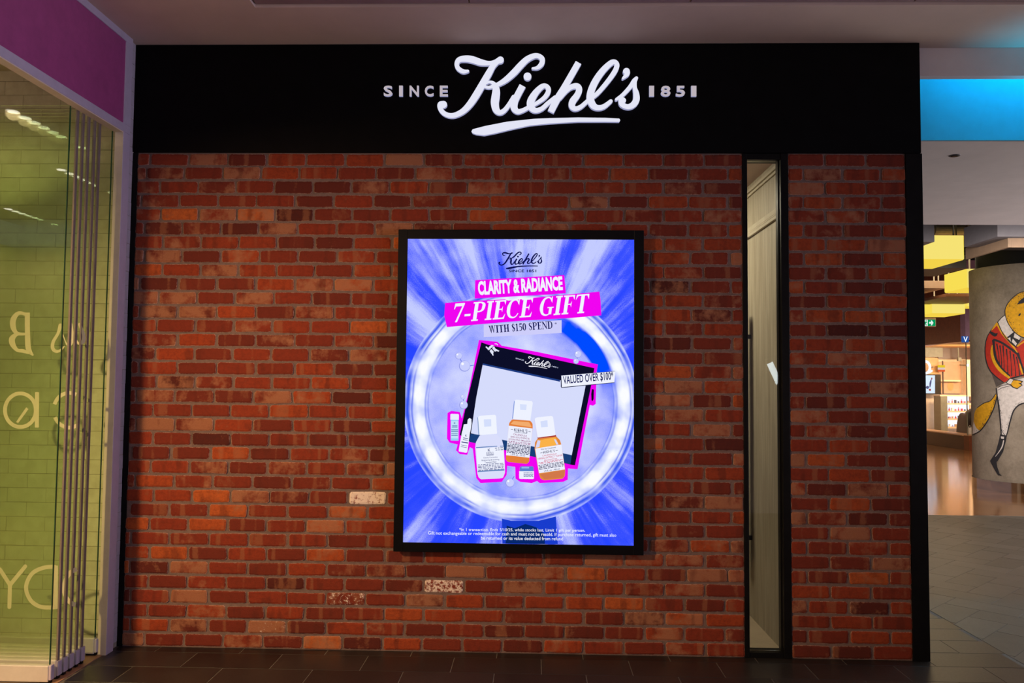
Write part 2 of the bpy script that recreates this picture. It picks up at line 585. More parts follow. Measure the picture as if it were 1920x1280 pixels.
def stroke_faces(pts, n=8, caps='rr'):
    """list of small polygons covering the stroke"""
    L, R, end, beg = stroke_outline(pts, n, caps)
    fs = [[L[i], L[i + 1], R[i + 1], R[i]] for i in range(len(L) - 1)]
    if end:
        fs.append([L[-1]] + end + [R[-1]])
    if beg:
        fs.append([R[0]] + beg + [L[0]])
    return fs


def outline_of(pts, n=8, caps='rr'):
    L, R, end, beg = stroke_outline(pts, n, caps)
    return L + end + R[::-1] + beg


def disc(x, y, r, n=20, ry=None, rot=0.0):
    ry = ry or r
    c, s = math.cos(rot), math.sin(rot)
    o = []
    for i in range(n):
        a, b = r * math.cos(i * 2 * math.pi / n), ry * math.sin(i * 2 * math.pi / n)
        o.append((x + a * c - b * s, y + a * s + b * c))
    return o


# type: outlines from Blender's built-in face, normalised to their own box
TYPE = {}


def load_type(strings, offset):
    obs = []
    for s in strings:
        cu = bpy.data.curves.new('type', 'FONT')
        cu.body = s
        cu.offset = offset
        cu.resolution_u = 3
        o = bpy.data.objects.new('type', cu)
        COL.objects.link(o)
        obs.append((s, o))
    dg = bpy.context.evaluated_depsgraph_get()
    dg.update()
    for s, o in obs:
        me = bpy.data.meshes.new_from_object(o.evaluated_get(dg))
        xs = [v.co.x for v in me.vertices]
        ys = [v.co.y for v in me.vertices]
        x0, x1, y0, y1 = min(xs), max(xs), min(ys), max(ys)
        vs = [((v.co.x - x0) / (x1 - x0), (v.co.y - y0) / (y1 - y0)) for v in me.vertices]
        TYPE[(s, offset)] = [[vs[i] for i in p.vertices] for p in me.polygons]
        bpy.data.meshes.remove(me)
    for s, o in obs:
        cu = o.data
        bpy.data.objects.remove(o)
        bpy.data.curves.remove(cu)


def set_type(s, bl, br, tl, offset=0.0, shear=0.0):
    """polygons of the string laid into the parallelogram bl-br-tl (pixel frame)"""
    out = []
    for poly in TYPE[(s, offset)]:
        out.append([(bl[0] + (br[0] - bl[0]) * a + (tl[0] - bl[0]) * b + shear * b, bl[1] + (br[1] - bl[1]) * a + (tl[1] - bl[1]) * b) for a, b in poly])
    return out


load_type(['S', 'I', 'N', 'C', 'E', '1', '8', '5', 'SINCE 1851'], 0.022)
load_type(['CLARITY & RADIANCE'], 0.045)
load_type(['*in 1 transaction. Ends 5/10/25, while stocks last. Limit 1 gift per person.',
           'Gift not exchangeable or redeemable for cash and must not be resold. If purchase returned, gift must also',
           'be returned or its value deducted from refund', "KIEHL'S", 'CALENDULA', 'SKIN-SOOTHING &', 'HYDRATING EMULSION', 'HERBAL EXTRACT TONER',
           'Alcohol-Free', '1.0 fl. oz. - 30 ml', '1.4 fl. oz. - 40 ml', 'Clearly Corrective', 'Brightening & Soothing', 'Treatment Water', 'With Our Compliments'], 0.006)
load_type(['VALUED OVER $100*'], 0.016)
load_type(['*', 'SINCE', '1851', 'K', 'V'], 0.01)

# serif capitals, built from slabs and swelling strokes; unit cap height, returns (polys, advance)
TH, TN = 0.20, 0.075


def rect(x0, y0, x1, y1):
    return [(x0, y0), (x1, y0), (x1, y1), (x0, y1)]


def serif(ch):
    P, w = [], 0.7
    st = lambda x, y0=0, y1=1: P.append(rect(x, y0, x + TH, y1))
    sf = lambda x, y, e=0.09: P.append(rect(x - e, y, x + TH + e, y + TN))
    if ch in 'IPEFT':
        x = 0.12 if ch != 'T' else 0.29
        st(x)
        sf(x, 0)
        sf(x, 1 - TN)
        w = 0.46
    if ch == 'P':
        P.extend(stroke_faces([(0.28, 0.97, TN), (0.48, 0.96, 0.07), (0.63, 0.86, 0.15), (0.64, 0.73, 0.175), (0.60, 0.58, 0.14), (0.46, 0.49, 0.07), (0.28, 0.48, TN)], 5, 'ff'))
        w = 0.78
    if ch in 'EF':
        P += [rect(0.2, 1 - TN, 0.66, 1), [(0.66, 1), (0.61, 1), (0.55, 0.94), (0.66, 0.74)], rect(0.25, 0.49, 0.48, 0.545), [(0.52, 0.68), (0.52, 0.36), (0.47, 0.47), (0.47, 0.56)]]
        w = 0.74
    if ch == 'E':
        P += [rect(0.2, 0, 0.67, TN), [(0.67, 0), (0.71, 0.28), (0.58, 0.06), (0.6, 0)]]
    if ch == 'T':
        P += [rect(0.02, 1 - TN, 0.73, 1), [(0.02, 1), (0.0, 0.72), (0.13, 0.95)], [(0.73, 1), (0.75, 0.72), (0.62, 0.95)]]
        w = 0.80
    if ch in 'CG':
        P.extend(stroke_faces([(0.68, 0.74, 0.05), (0.60, 0.90, 0.07), (0.44, 0.97, TN), (0.24, 0.88, 0.12), (0.145, 0.66, 0.18), (0.13, 0.5, 0.19), (0.145, 0.34, 0.18), (0.24, 0.12, 0.12), (0.44, 0.03, TN), (0.6, 0.08, 0.06), (0.71, 0.24 if ch == 'C' else 0.14, 0.05)], 5, 'ff'))
        P.append([(0.70, 1.0), (0.66, 1.0), (0.63, 0.86), (0.71, 0.66)])
        if ch == 'G':
            P += [rect(0.58, 0.06, 0.74, 0.42), rect(0.48, 0.40, 0.83, 0.45)]
        w = 0.86 if ch == 'G' else 0.80
    if ch == '7':
        P += [[(0.05, 1), (0.60, 1), (0.60, 0.93), (0.30, 0), (0.18, 0), (0.48, 0.84), (0.10, 0.84)], [(0.05, 1), (0.02, 0.70), (0.06, 0.70), (0.12, 0.85)]]
        w = 0.62
    if ch == '-':
        P.append(rect(0.06, 0.28, 0.40, 0.40))
        w = 0.46
    if ch == 'W':
        P += [[(0.05, 1), (0.24, 1), (0.42, 0.2), (0.36, 0)], [(0.52, 0.86), (0.46, 1), (0.36, 0), (0.40, 0)], [(0.46, 1), (0.64, 1), (0.80, 0.2), (0.74, 0)], [(0.98, 1), (1.04, 1), (0.78, 0), (0.74, 0)],
              rect(0.0, 1 - TN, 0.30, 1), rect(0.40, 1 - TN, 0.70, 1), rect(0.88, 1 - TN, 1.10, 1)]
        w = 1.12
    if ch == 'H':
        st(0.1); st(0.58)
        for x in (0.1, 0.58):
            sf(x, 0); sf(x, 1 - TN)
        P.append(rect(0.2, 0.47, 0.65, 0.53))
        w = 0.88
    if ch == 'N':
        P += [rect(0.14, 0, 0.20, 1), rect(0.70, 0, 0.76, 1), [(0.06, 1), (0.26, 1), (0.76, 0.0), (0.70, 0.0)], [(0.26, 1), (0.76, 0.2), (0.76, 0), (0.68, 0)], rect(0.04, 0, 0.30, TN), rect(0.60, 1 - TN, 0.86, 1), rect(0.0, 1 - TN, 0.22, 1)]
        w = 0.9
    if ch == 'D':
        st(0.1); sf(0.1, 0); sf(0.1, 1 - TN)
        P.extend(stroke_faces([(0.25, 0.97, TN), (0.48, 0.94, 0.09), (0.66, 0.76, 0.16), (0.70, 0.5, 0.18), (0.66, 0.24, 0.16), (0.48, 0.06, 0.09), (0.25, 0.03, TN)], 5, 'ff'))
        w = 0.86
    if ch in 'S$5':
        if ch == '5':
            P += [rect(0.12, 0.84, 0.52, 1.0), rect(0.10, 0.5, 0.16, 0.9)]
            P.extend(stroke_faces([(0.12, 0.56, 0.07), (0.30, 0.60, 0.09), (0.46, 0.44, 0.15), (0.46, 0.24, 0.14), (0.32, 0.06, 0.08), (0.10, 0.08, 0.10)], 5, 'ff'))
        else:
            P.extend(stroke_faces([(0.50, 0.74, 0.05), (0.42, 0.93, 0.06), (0.26, 0.96, 0.07), (0.13, 0.82, 0.13), (0.20, 0.62, 0.17), (0.40, 0.44, 0.18), (0.49, 0.24, 0.14), (0.36, 0.05, 0.08), (0.18, 0.05, 0.06), (0.07, 0.28, 0.05)], 5, 'ff'))
        if ch == '$':
            P.append(rect(0.27, -0.1, 0.32, 1.1))
        w = 0.6
    if ch == '1':
        P += [rect(0.2, 0, 0.37, 1), rect(0.08, 0, 0.5, TN), [(0.06, 0.86), (0.22, 1), (0.22, 0.84)]]
        w = 0.56
    if ch == '0':
        P.extend(stroke_faces([(0.29 + 0.19 * math.sin(a), 0.5 + 0.46 * math.cos(a), 0.06 + 0.12 * abs(math.sin(a))) for a in [k * math.pi / 8 for k in range(17)]], 3, 'ff'))
        w = 0.6
    if ch == ' ':
        w = 0.36
    return P, w


def set_serif(s, bl, br, h, slant=0.0, track=0.0):
    """string in serif capitals from bl to br (pixels), cap height h pixels, optional slant"""
    x, polys = 0.0, []
    for ch in s:
        P, w = serif(ch)
        for p in P:
            polys.append([(a + x, b) for a, b in p])
        x += w + track
    tot = x - track
    ux, uy = (br[0] - bl[0]) / tot, (br[1] - bl[1]) / tot
    d = math.hypot(ux, uy)
    nx, ny = uy / d * h, -ux / d * h
    return [[(bl[0] + ux * (a + slant * b) + nx * b, bl[1] + uy * (a + slant * b) + ny * b) for a, b in p] for p in polys]


def signed(p):
    return sum(p[i][0] * p[(i + 1) % len(p)][1] - p[(i + 1) % len(p)][0] * p[i][1] for i in range(len(p)))


def flat_polys(bm, polys, Y, mat=0, step=0.0):
    """pixel-frame polygons measured off the wall, laid on the plane y = Y, facing the mall"""
    for n_, p in enumerate(polys):
        q = []
        for a in p:
            if not q or (abs(a[0] - q[-1][0]) + abs(a[1] - q[-1][1])) > 1e-4:
                q.append(a)
        if len(q) < 3 or abs(signed(q)) < 1e-5:
            continue
        if signed(q) > 0:
            q = q[::-1]
        co = [at(a[0], a[1], Y - step * n_) for a in q]
        vs = [bm.verts.new(c) for c in co]
        if len(vs) <= 4:
            bm.faces.new(vs).material_index = mat
        else:
            for t in tessellate_polygon([[V3((c.x, c.z, 0)) for c in co]]):
                f = bm.faces.new([vs[i] for i in t])
                f.material_index = mat
    for f in bm.faces:
        f.normal_update()
        if f.normal.y > 0:
            f.normal_flip()
    return bm


def prism(bm, poly, Y0, Y1, mat=0, side=1):
    """solid letter: outline (pixel frame) from face Y0 back to Y1"""
    q = poly if signed(poly) < 0 else poly[::-1]
    co = [at(a[0], a[1], 0.0) for a in q]
    fr = [bm.verts.new((c.x, Y0, c.z)) for c in co]
    bk = [bm.verts.new((c.x, Y1, c.z)) for c in co]
    for t in tessellate_polygon([[V3((c.x, c.z, 0)) for c in co]]):
        f = bm.faces.new([fr[i] for i in t])
        f.normal_update()
        if f.normal.y > 0:
            f.normal_flip()
        f.material_index = mat
    n = len(q)
    for i in range(n):
        f = bm.faces.new((fr[i], bk[i], bk[(i + 1) % n], fr[(i + 1) % n]))
        f.material_index = side


def stroke_solid(bm, pts, Y0, Y1, caps='rr', n=8, mat=0, side=1):
    L, R, end, beg = stroke_outline(pts, n, caps)
    for fpoly in stroke_faces(pts, n, caps):
        if abs(signed(fpoly)) > 1e-4:
            q = fpoly if signed(fpoly) < 0 else fpoly[::-1]
            vs = [bm.verts.new((lambda c: (c.x, Y0, c.z))(at(a[0], a[1], 0.0))) for a in q]
            f = bm.faces.new(vs)
            f.normal_update()
            if f.normal.y > 0:
                f.normal_flip()
            f.material_index = mat
    o = L + end + R[::-1] + beg
    co = [at(a[0], a[1], 0.0) for a in o]
    for i in range(len(co)):
        a, b = co[i], co[(i + 1) % len(co)]
        if (a - b).length < 1e-6:
            continue
        f = bm.faces.new([bm.verts.new(p) for p in ((a.x, Y0, a.z), (a.x, Y1, a.z), (b.x, Y1, b.z), (b.x, Y0, b.z))])
        f.material_index = side


# the script word mark, as brush strokes (pixel frame of the fascia)
def A6(*pts):
    return [(710 + x / 6, 90 + y / 6, w / 6) for x, y, w in pts]


def B6(*pts):
    return [(1000 + x / 6, 90 + y / 6, w / 6) for x, y, w in pts]


SCRIPT = {
    'capital': [
        (A6((1008, 281, 30), (955, 285, 48), (900, 250, 50), (884, 200, 50), (912, 155, 60), (985, 143, 72), (1060, 153, 76), (1150, 182, 70), (1240, 194, 50), (1310, 182, 52), (1372, 157, 78)), 'rr'),
        (A6((1345, 172, 50), (1290, 225, 62), (1240, 310, 74), (1188, 400, 77), (1100, 550, 80), (1030, 652, 74), (955, 728, 64), (870, 772, 58), (800, 777, 54), (738, 750, 52), (700, 700, 54), (700, 655, 62), (735, 655, 82)), 'rr'),
        (A6((1732, 252, 24), (1788, 243, 42), (1832, 200, 56), (1840, 148, 56), (1800, 114, 54), (1745, 113, 58), (1670, 150, 66), (1600, 215, 72), (1530, 292, 74), (1450, 365, 66), (1380, 413, 54), (1310, 445, 42), (1240, 464, 34), (1195, 455, 28)), 'rr'),
        (A6((1205, 425, 22), (1245, 405, 26), (1285, 413, 40), (1312, 450, 64), (1325, 500, 84), (1318, 570, 92), (1310, 640, 90), (1325, 712, 78), (1365, 745, 58), (1415, 722, 52), (1465, 660, 48), (1520, 570, 46)), 'rr')],
    'letter_i': [(A6((1620, 446, 74), (1570, 540, 74), (1532, 620, 78), (1525, 690, 78), (1562, 733, 58), (1620, 722, 48), (1690, 685, 44), (1720, 660, 40)), 'fr')],
    'letter_e': [(A6((1735, 668, 36), (1850, 592, 48), (1900, 530, 54), (1908, 480, 54), (1875, 447, 50), (1830, 460, 58), (1762, 530, 72), (1712, 620, 84), (1715, 685, 76), (1762, 722, 58), (1832, 704, 50), (1900, 645, 48), (1985, 575, 44)), 'rr')],
    'letter_h': [(B6((505, 188, 70), (355, 450, 72), (270, 590, 76), (194, 739, 72)), 'ff'),
                 (B6((300, 590, 36), (370, 503, 48), (430, 458, 56), (488, 452, 66), (513, 490, 68), (490, 552, 70), (440, 622, 76), (432, 672, 70), (468, 703, 54), (530, 682, 48), (600, 622, 44), (640, 590, 40)), 'rr')],
    'letter_l': [(B6((640, 592, 44), (720, 528, 48), (830, 400, 52), (908, 290, 56), (934, 222, 56), (915, 183, 50), (868, 192, 60), (782, 272, 70), (702, 382, 76), (648, 500, 80), (636, 590, 82), (668, 665, 74), (722, 692, 58), (790, 678, 54), (866, 620, 42)), 'rr')],
    'letter_s': [(B6((926, 600, 30), (1000, 548, 42), (1080, 462, 48), (1128, 395, 56), (1152, 362, 38)), 'rr'),
                 (B6((1132, 400, 46), (1134, 470, 46), (1150, 540, 66), (1148, 612, 74), (1108, 665, 66), (1050, 682, 56), (988, 655, 54), (972, 612, 44)), 'rr'),
                 (B6((985, 600, 60), (1005, 612, 62)), 'rr')],
    'apostrophe': [(B6((1040, 288, 78), (1046, 318, 56), (1000, 366, 24)), 'rr')],
}
DOT = disc(710 + 1675 / 6, 90 + 342 / 6, 44 / 6)
UNDERLINE = [(710 + x / 6, 90 + y / 6) for x, y in [(1048, 955), (1062, 932), (1200, 896), (1450, 847), (1750, 815), (1920, 808), (2240, 800), (2540, 804), (2700, 813), (2712, 830), (2700, 850), (2540, 848), (2240, 849), (1920, 868), (1700, 890), (1500, 932), (1300, 980), (1190, 1000), (1100, 990), (1060, 975)]]


def wordmark(tf, n=4):
    polys = []
    for k, ss in SCRIPT.items():
        for pts, caps in ss:
            polys += stroke_faces(pts, n, caps)
    polys += [DOT, UNDERLINE]
    return [[tf(*p) for p in poly] for poly in polys]


# ================================================================== STRUCTURE
H = 3.788          # ceiling height
SIGN_Z = 3.091     # underside of the fascia sign
XL, XR = -2.541, 2.387

# ---- brick walls ------------------------------------------------------------
FULL = {}


def brick_mesh(L, Hh, seed, D=0.022, flat=False):
    rnd = random.Random(seed)
    j = lambda a: rnd.uniform(-a, a)
    w, h = L / 2, Hh / 2
    c = 0.002 if flat else min(0.009, L * 0.16)
    q = 0.25 if flat else 1.0
    pts = [(-w, -h + c), (-w + c, -h), (j(w * 0.3), -h + j(0.0015)), (w - c, -h), (w, -h + c),
           (w, h - c), (w - c, h), (j(w * 0.3), h + j(0.0015)), (-w + c, h), (-w, h - c)]
    pts = [(x + j(0.003) * q, z + j(0.0022) * q) for x, z in pts]
    bm = bmesh.new()
    dep = rnd.uniform(-0.0035, 0.002) * q
    back = [bm.verts.new((x, D, z)) for x, z in pts]
    rim = [bm.verts.new((x, dep + 0.0042 * q * q, z)) for x, z in pts]
    k = 0.003 if flat else 0.0095
    top = [bm.verts.new((x * (1 - k / w), dep + j(0.0012) * q, z * (1 - k / h))) for x, z in pts]
    n = len(pts)
    for i in range(n):
        m = (i + 1) % n
        bm.faces.new((back[i], back[m], rim[m], rim[i]))
        bm.faces.new((rim[i], rim[m], top[m], top[i]))
    bm.faces.new(top)
    bmesh.ops.recalc_face_normals(bm, faces=bm.faces)
    bm.normal_update()
    if top[0].link_faces[-1].normal.y > 0 and bm.faces[:][-1].normal.y > 0:
        bmesh.ops.reverse_faces(bm, faces=bm.faces)
    me = bpy.data.meshes.new('brick')
    bm.to_mesh(me)
    bm.free()
    at_ = me.attributes.new('edge', 'FLOAT', 'POINT')
    for i in range(n):
        at_.data[i].value = 1.0
        at_.data[n + i].value = 1.0
        at_.data[2 * n + i].value = 0.0
    return me


def tone(rnd):
    r = rnd.random()
    t = rnd.gauss(0.5, 0.21)
    lime = max(0.0, rnd.gauss(0.28, 0.34))
    if r < 0.06:
        lime = 1.0
    return max(0.0, min(1.0, t)), lime, 0.0


SPECIAL = [(688, 935, 0.5, 0.5, 0.63), (833, 1103, 0.5, 0.6, 0.54), (648, 1128, 0.4, 0.7, 0.43), (497, 1173, 0.4, 1.2, 0.35), (765, 297, 0.3, 1.3, 0.25),
           (338, 743, 0.3, 0.6, 0.22), (333, 407, 1.0, 0.3, 0), (448, 963, 0.95, 0.4, 0), (320, 950, 1.0, 0.6, 0), (300, 790, 0.1, 1.4, 0), (408, 795, 0.05, 0.2, 0),
           (597, 990, 0.85, 1.0, 0), (1000, 1170, 0.3, 1.3, 0), (770, 1125, 0.3, 1.1, 0.3), (875, 1075, 0.4, 1.3, 0), (540, 1073, 0.03, 0.2, 0), (1330, 1085, 0.4, 1.3, 0),
           (1230, 1150, 0.1, 1.0, 0), (1480, 400, 0.1, 1.0, 0), (1590, 935, 0.85, 0.2, 0), (1520, 960, 0.4, 1.3, 0.1), (1530, 1040, 0.4, 0.4, 0.25), (1675, 490, 0.85, 0.4, 0)]

ROWS = 35
CH = SIGN_Z / ROWS
L_EVEN = [281, 299, 301, 305, 304, 297, 293, 290.6, 292.8, 286, 286, 282, 287, 279, 279, 277, 276, 270]
L_ODD = [274, 264, 270, 269.5, 261, 260, 259.5, 259.5, 254, 253.5, 246, 252, 242, 243.6, 243, 244, 243]
R_ODD = [1291, 1290.4, 1291, 1294, 1295, 1297, 1298, 1298, 1297, 1297, 1297, 1297.6, 1296, 1293, 1288, 1284, 1284]


def row_joints(r):
    v = 286 + (1213 - 286) * (r + 0.5) / ROWS + 6
    if r % 2 == 0:
        a, b, n = at(L_EVEN[r // 2], v).x, at(1244 + 2.6 * r / 34, v).x, 13
    else:
        a, b, n = at(L_ODD[r // 2], v).x, at(R_ODD[r // 2], v).x, 14
    p = (b - a) / n
    return a, p


def strip_joints(r):
    f = r / 34
    v = 290 + 945 * f
    if r % 2 == 0:
        a, b, n = at(1546 + 13 * f, v).x, at(1623 + 13.7 * f, v).x, 1
    else:
        a, b, n = at(1506 + 10 * f, v).x, at(1651.6 + 19.4 * f, v).x, 2
    return a, (b - a) / n


def lay_bricks(x0, x1, joints, hide, seed):
    rnd = random.Random(seed)
    JT = 0.0135
    out = []
    for r in range(ROWS):
        zc = SIGN_Z - (r + 0.5) * CH
        a, p = joints(r)
        k0 = math.floor((x0 - a) / p) - 1
        k = k0
        while a + k * p < x1:
            jl = a + k * p + rnd.uniform(-0.004, 0.004) * 0.0
            lo, hi = max(x0, jl + JT / 2), min(x1, jl + p - JT / 2)
            k += 1
            if hi - lo < 0.02:
                continue
            if hide and lo > hide[0] and hi < hide[1] and zc - CH / 2 > hide[2] and zc + CH / 2 < hide[3]:
                continue
            full = hi - lo > p - JT - 0.004
            out.append(dict(x=(lo + hi) / 2, z=zc + rnd.uniform(-0.0015, 0.0015), L=hi - lo + rnd.uniform(-0.006, 0.004) * full, H=CH - JT + rnd.uniform(-0.004, 0.0015), full=full, tone=tone(rnd), rnd=rnd.random()))
    return out


def project(p):
    d = V3(p) - CAM
    return 960 + F_PX * d.dot(RT) / d.dot(FW), 640 - F_PX * d.dot(UP) / d.dot(FW)


def build_bricks(wall, specs, limit, mat, mat_joined, plane=0.0, seed0=0):
    for u, v, t, l, w in SPECIAL:
        for s in specs:
            pu, pv = project((s['x'], plane, s['z']))
            if abs(pu - u) < 28 and abs(pv - v) < 13.5:
                s['tone'] = (t, l, w)
                s['keep'] = True
    for s in specs:
        a, b = project((s['x'] - s['L'] / 2, plane, s['z'] - CH / 2)), project((s['x'] + s['L'] / 2, plane, s['z'] + CH / 2))
        s['area'] = abs((b[0] - a[0]) * (b[1] - a[1])) + (1e6 if s.get('keep') else 0)
    order = sorted(specs, key=lambda s: -s['area'])
    for s in order[:limit]:
        if s['full'] and not s.get('keep'):
            key = (mat.name, int(s['rnd'] * 14))
            if key not in FULL:
                FULL[key] = brick_mesh(0.230, CH - 0.0145, seed0 + key[1] * 17 + 3)
                FULL[key].materials.append(mat)
            me = FULL[key]
        else:
            me = brick_mesh(s['L'], s['H'], int(s['rnd'] * 1e6), flat=mat is M['white_brick'])
            me.materials.append(mat)
        o = bpy.data.objects.new('brick', me)
        o.location = (s['x'], plane, s['z'])
        if me in FULL.values():
            o.scale = (s['L'] / 0.230, 1, s['H'] / (CH - 0.0145))
        o.color = (*s['tone'], 1)
        COL.objects.link(o)
        o.parent = wall
    rest = order[limit:]
    if rest:
        vs, fs, ed, tn, rd = [], [], [], [], []
        for s in rest:
            me = brick_mesh(s['L'], s['H'], int(s['rnd'] * 1e6))
            b = len(vs)
            vs += [(v.co.x + s['x'], v.co.y + plane, v.co.z + s['z']) for v in me.vertices]
            fs += [[b + i for i in p.vertices] for p in me.polygons]
            ed += [d.value for d in me.attributes['edge'].data]
            tn += [(*s['tone'], 1)] * len(me.vertices)
            rd += [s['rnd']] * len(me.vertices)
            bpy.data.meshes.remove(me)
        me = bpy.data.meshes.new('bricks')
        me.from_pydata(vs, [], fs)
        for nm, ty in (('edge', 'FLOAT'), ('tone', 'FLOAT_COLOR'), ('rnd', 'FLOAT')):
            me.attributes.new(nm, ty, 'POINT')
        me.attributes['edge'].data.foreach_set('value', ed)
        me.attributes['tone'].data.foreach_set('color', [c for t4 in tn for c in t4])
        me.attributes['rnd'].data.foreach_set('value', rd)
        me.materials.append(mat_joined)
        o = bpy.data.objects.new('bricks', me)
        COL.objects.link(o)
        o.parent = wall
        o['kind'] = 'stuff'


wall_front = structure(boxes('wall_front', M['mortar'], None, ((XL, 0.008, 0.0), (1.281, 0.11, SIGN_Z))))
wall_right = structure(boxes('wall_right', M['mortar'], None, ((1.564, 0.008, 0.0), (2.284, 0.11, SIGN_Z))))
build_bricks(wall_front, lay_bricks(XL, 1.281, row_joints, (-0.70, 0.51, 0.78, 2.42), 11), 300, M['brick'], M['brick_joined'])
build_bricks(wall_right, lay_bricks(1.564, 2.284, strip_joints, None, 23), 300, M['brick'], M['brick_joined'], seed0=500)

# ---- black frame around the shopfront
structure(boxes('trim_1', M['black_frame'], None, ((2.284, -0.004, 0.0), (XR, 0.12, SIGN_Z), 0.003)))
structure(boxes('trim_2', M['black_frame'], None, ((-2.60, 0.001, 0.0), (XL, 0.11, SIGN_Z), 0.001)))

# ---- floor: straight-laid dark tiles, herringbone grey tiles, timber beyond
floor = structure(boxes('floor', M['grout'], None, ((-2.62, -5.6, -0.06), (13.5, 5.74, -0.0016))))
floor_timber = structure(boxes('floor_timber', M['timber_floor'], None, ((2.0, 5.745, -0.06), (22, 26, 0.0))))
structure(boxes('trim_3', M['steel'], None, ((2.0, 5.735, -0.05), (13.5, 5.747, 0.001))))


def clip_poly(poly, axis, lim, keep_less):
    out = []
    for i in range(len(poly)):
        a, b = poly[i], poly[(i + 1) % len(poly)]
        ia = (a[axis] <= lim) == keep_less or a[axis] == lim
        ib = (b[axis] <= lim) == keep_less or b[axis] == lim
        if ia:
            out.append(a)
        if ia != ib:
            t = (lim - a[axis]) / (b[axis] - a[axis])
            out.append(tuple(a[k] + (b[k] - a[k]) * t for k in (0, 1)))
    return out


def tile_solid(poly, mat, z=0.0, gap=0.0022):
    cx, cy = sum(p[0] for p in poly) / len(poly), sum(p[1] for p in poly) / len(poly)
    if signed(poly) < 0:
        poly = poly[::-1]
    if abs(signed(poly)) < 0.0012:
        return
    rnd = random.random()
    bm = bmesh.new()
    q = []
    for x, y in poly:
        d = math.hypot(x - cx, y - cy)
        k = 1 - gap * 1.3 / max(d, 0.05)
        q.append((cx + (x - cx) * k, cy + (y - cy) * k))
    dz = (rnd - 0.5) * 0.0006
    top = [bm.verts.new((x - cx + (0.0012 if x < cx else -0.0012), y - cy + (0.0012 if y < cy else -0.0012), z + dz)) for x, y in q]
    rim = [bm.verts.new((x - cx, y - cy, z + dz - 0.0012)) for x, y in q]
    bot = [bm.verts.new((x - cx, y - cy, z - 0.012)) for x, y in q]
    n = len(q)
    bm.faces.new(top)
    for i in range(n):
        m = (i + 1) % n
        bm.faces.new((rim[i], rim[m], top[m], top[i]))
        bm.faces.new((bot[i], bot[m], rim[m], rim[i]))
    o = mesh_obj('tile', bm, mat)
    o.location = (cx, cy, 0)
    o.parent = floor


TX, TW, TL = 2.925, 0.2555, 0.5195
n_tiles = 0
for r in range(-6, 5):
    y0 = -0.0895 + (r) * TW if r < 0 else (-0.0895 + r * TW)
    y1 = y0 + TW
    off = -2.03 if r % 2 else -1.778
    k = -3
    while True:
        xa = off + (k - 2) * TL
        xb = xa + TL
        k += 1
        if xa > TX:
            break
        x0, x1 = max(xa, -2.56), min(xb, TX)
        if x1 - x0 < 0.03:
            continue
        ya, yb = y0, y1
        if y1 > 0.0 and x0 < XR - 0.05:      # under the wall line
            if y0 >= 0.0:
                if x1 < XR:
                    continue
                x0 = max(x0, XR - 0.02)
            else:
                yb = 0.012
        tile_solid([(x0, ya), (x1, ya), (x1, yb), (x0, yb)], M['dark_tile'])

HW = 0.2495
c45 = math.sqrt(0.5)


def hb(u, v):
    return ((u - v) * c45, (u + v) * c45)


placed = 0
for a in range(0, 46):
    for b in range(-28, 12):
        res = (a - b) % 4
        u0, v0 = 3.169 - 12 * HW + a * HW, -1.508 - 2 * HW + b * HW
        if res == 0:
            q = [hb(u0, v0), hb(u0 + 2 * HW, v0), hb(u0 + 2 * HW, v0 + HW), hb(u0, v0 + HW)]
        elif res == 3:
            q = [hb(u0, v0), hb(u0 + HW, v0), hb(u0 + HW, v0 + 2 * HW), hb(u0, v0 + 2 * HW)]
        else:
            continue
        q = clip_poly(q, 0, TX, False)
        if len(q) > 2:
            q = clip_poly(q, 1, 5.735, True)
        if len(q) > 2:
            q = clip_poly(q, 1, -1.1, False)
        if len(q) > 2:
            q = clip_poly(q, 0, 7.4, True)
        if len(q) < 3:
            continue
        cx, cy = sum(p[0] for p in q) / len(q), sum(p[1] for p in q) / len(q)
        pu, pv = project((cx, cy, 0))
        if not (1690 < pu < 2120 and 940 < pv < 1480):
            continue
        tile_solid(q, M['herring_tile'])
        placed += 1
boxes('floor_base', M['herring_tile'], floor, ((6.3, -1.1, -0.02), (13.5, 5.735, -0.001)))['kind'] = 'stuff'

# ---- ceiling in front of the shop
ceil = structure(boxes('ceiling', M['ceiling'], None, ((-2.70, -0.52, H), (9.0, 0.12, H + 0.1)), ((-2.70, -6.5, H), (-1.625, -0.52, H + 0.1))))
for i, (xa, xb) in enumerate(((-1.615, -0.395), (-0.387, 0.853), (0.861, 2.1), (2.108, 3.35), (3.358, 4.6))):
    boxes('ceiling_board', M['ceiling_board'], ceil, ((xa, -1.72, H + 0.012), (xb, -0.535, H + 0.04), 0.003))
    boxes('ceiling_board', M['ceiling_board'], ceil, ((xa, -2.92, H + 0.012), (xb, -1.73, H + 0.04), 0.003))
boxes('void_lining', M['void'], ceil, ((-1.625, -6.5, H + 0.06), (9.0, -0.52, H + 0.1)))
# bulkhead, cove and lowered ceiling at the right
structure(boxes('trim_4', M['grey_paint'], None, ((XR + 0.004, 0.07, 3.607), (9.0, 0.13, H), 0.003)))
structure(boxes('ceiling_lowered', M['grey_paint'], None, ((2.45, 0.446, 3.30), (9.0, 3.33, 4.3), 0.004)))
structure(boxes('trim_13', M['cove_cyan_lit'], None, ((2.452, 0.436, 3.304), (9.0, 0.447, 4.19), 0.002)))  # thin facing that carries the painted-in cyan wash
structure(boxes('ceiling_cove', M['grey_paint'], None, ((2.40, 0.07, 4.2), (9.0, 0.5, 4.3)), ((2.40, 0.10, 3.7), (9.0, 0.14, 4.25))))
structure(boxes('wall_shop_side', M['black_frame'], None, ((2.30, 0.12, 0.0), (XR, 3.0, H))))

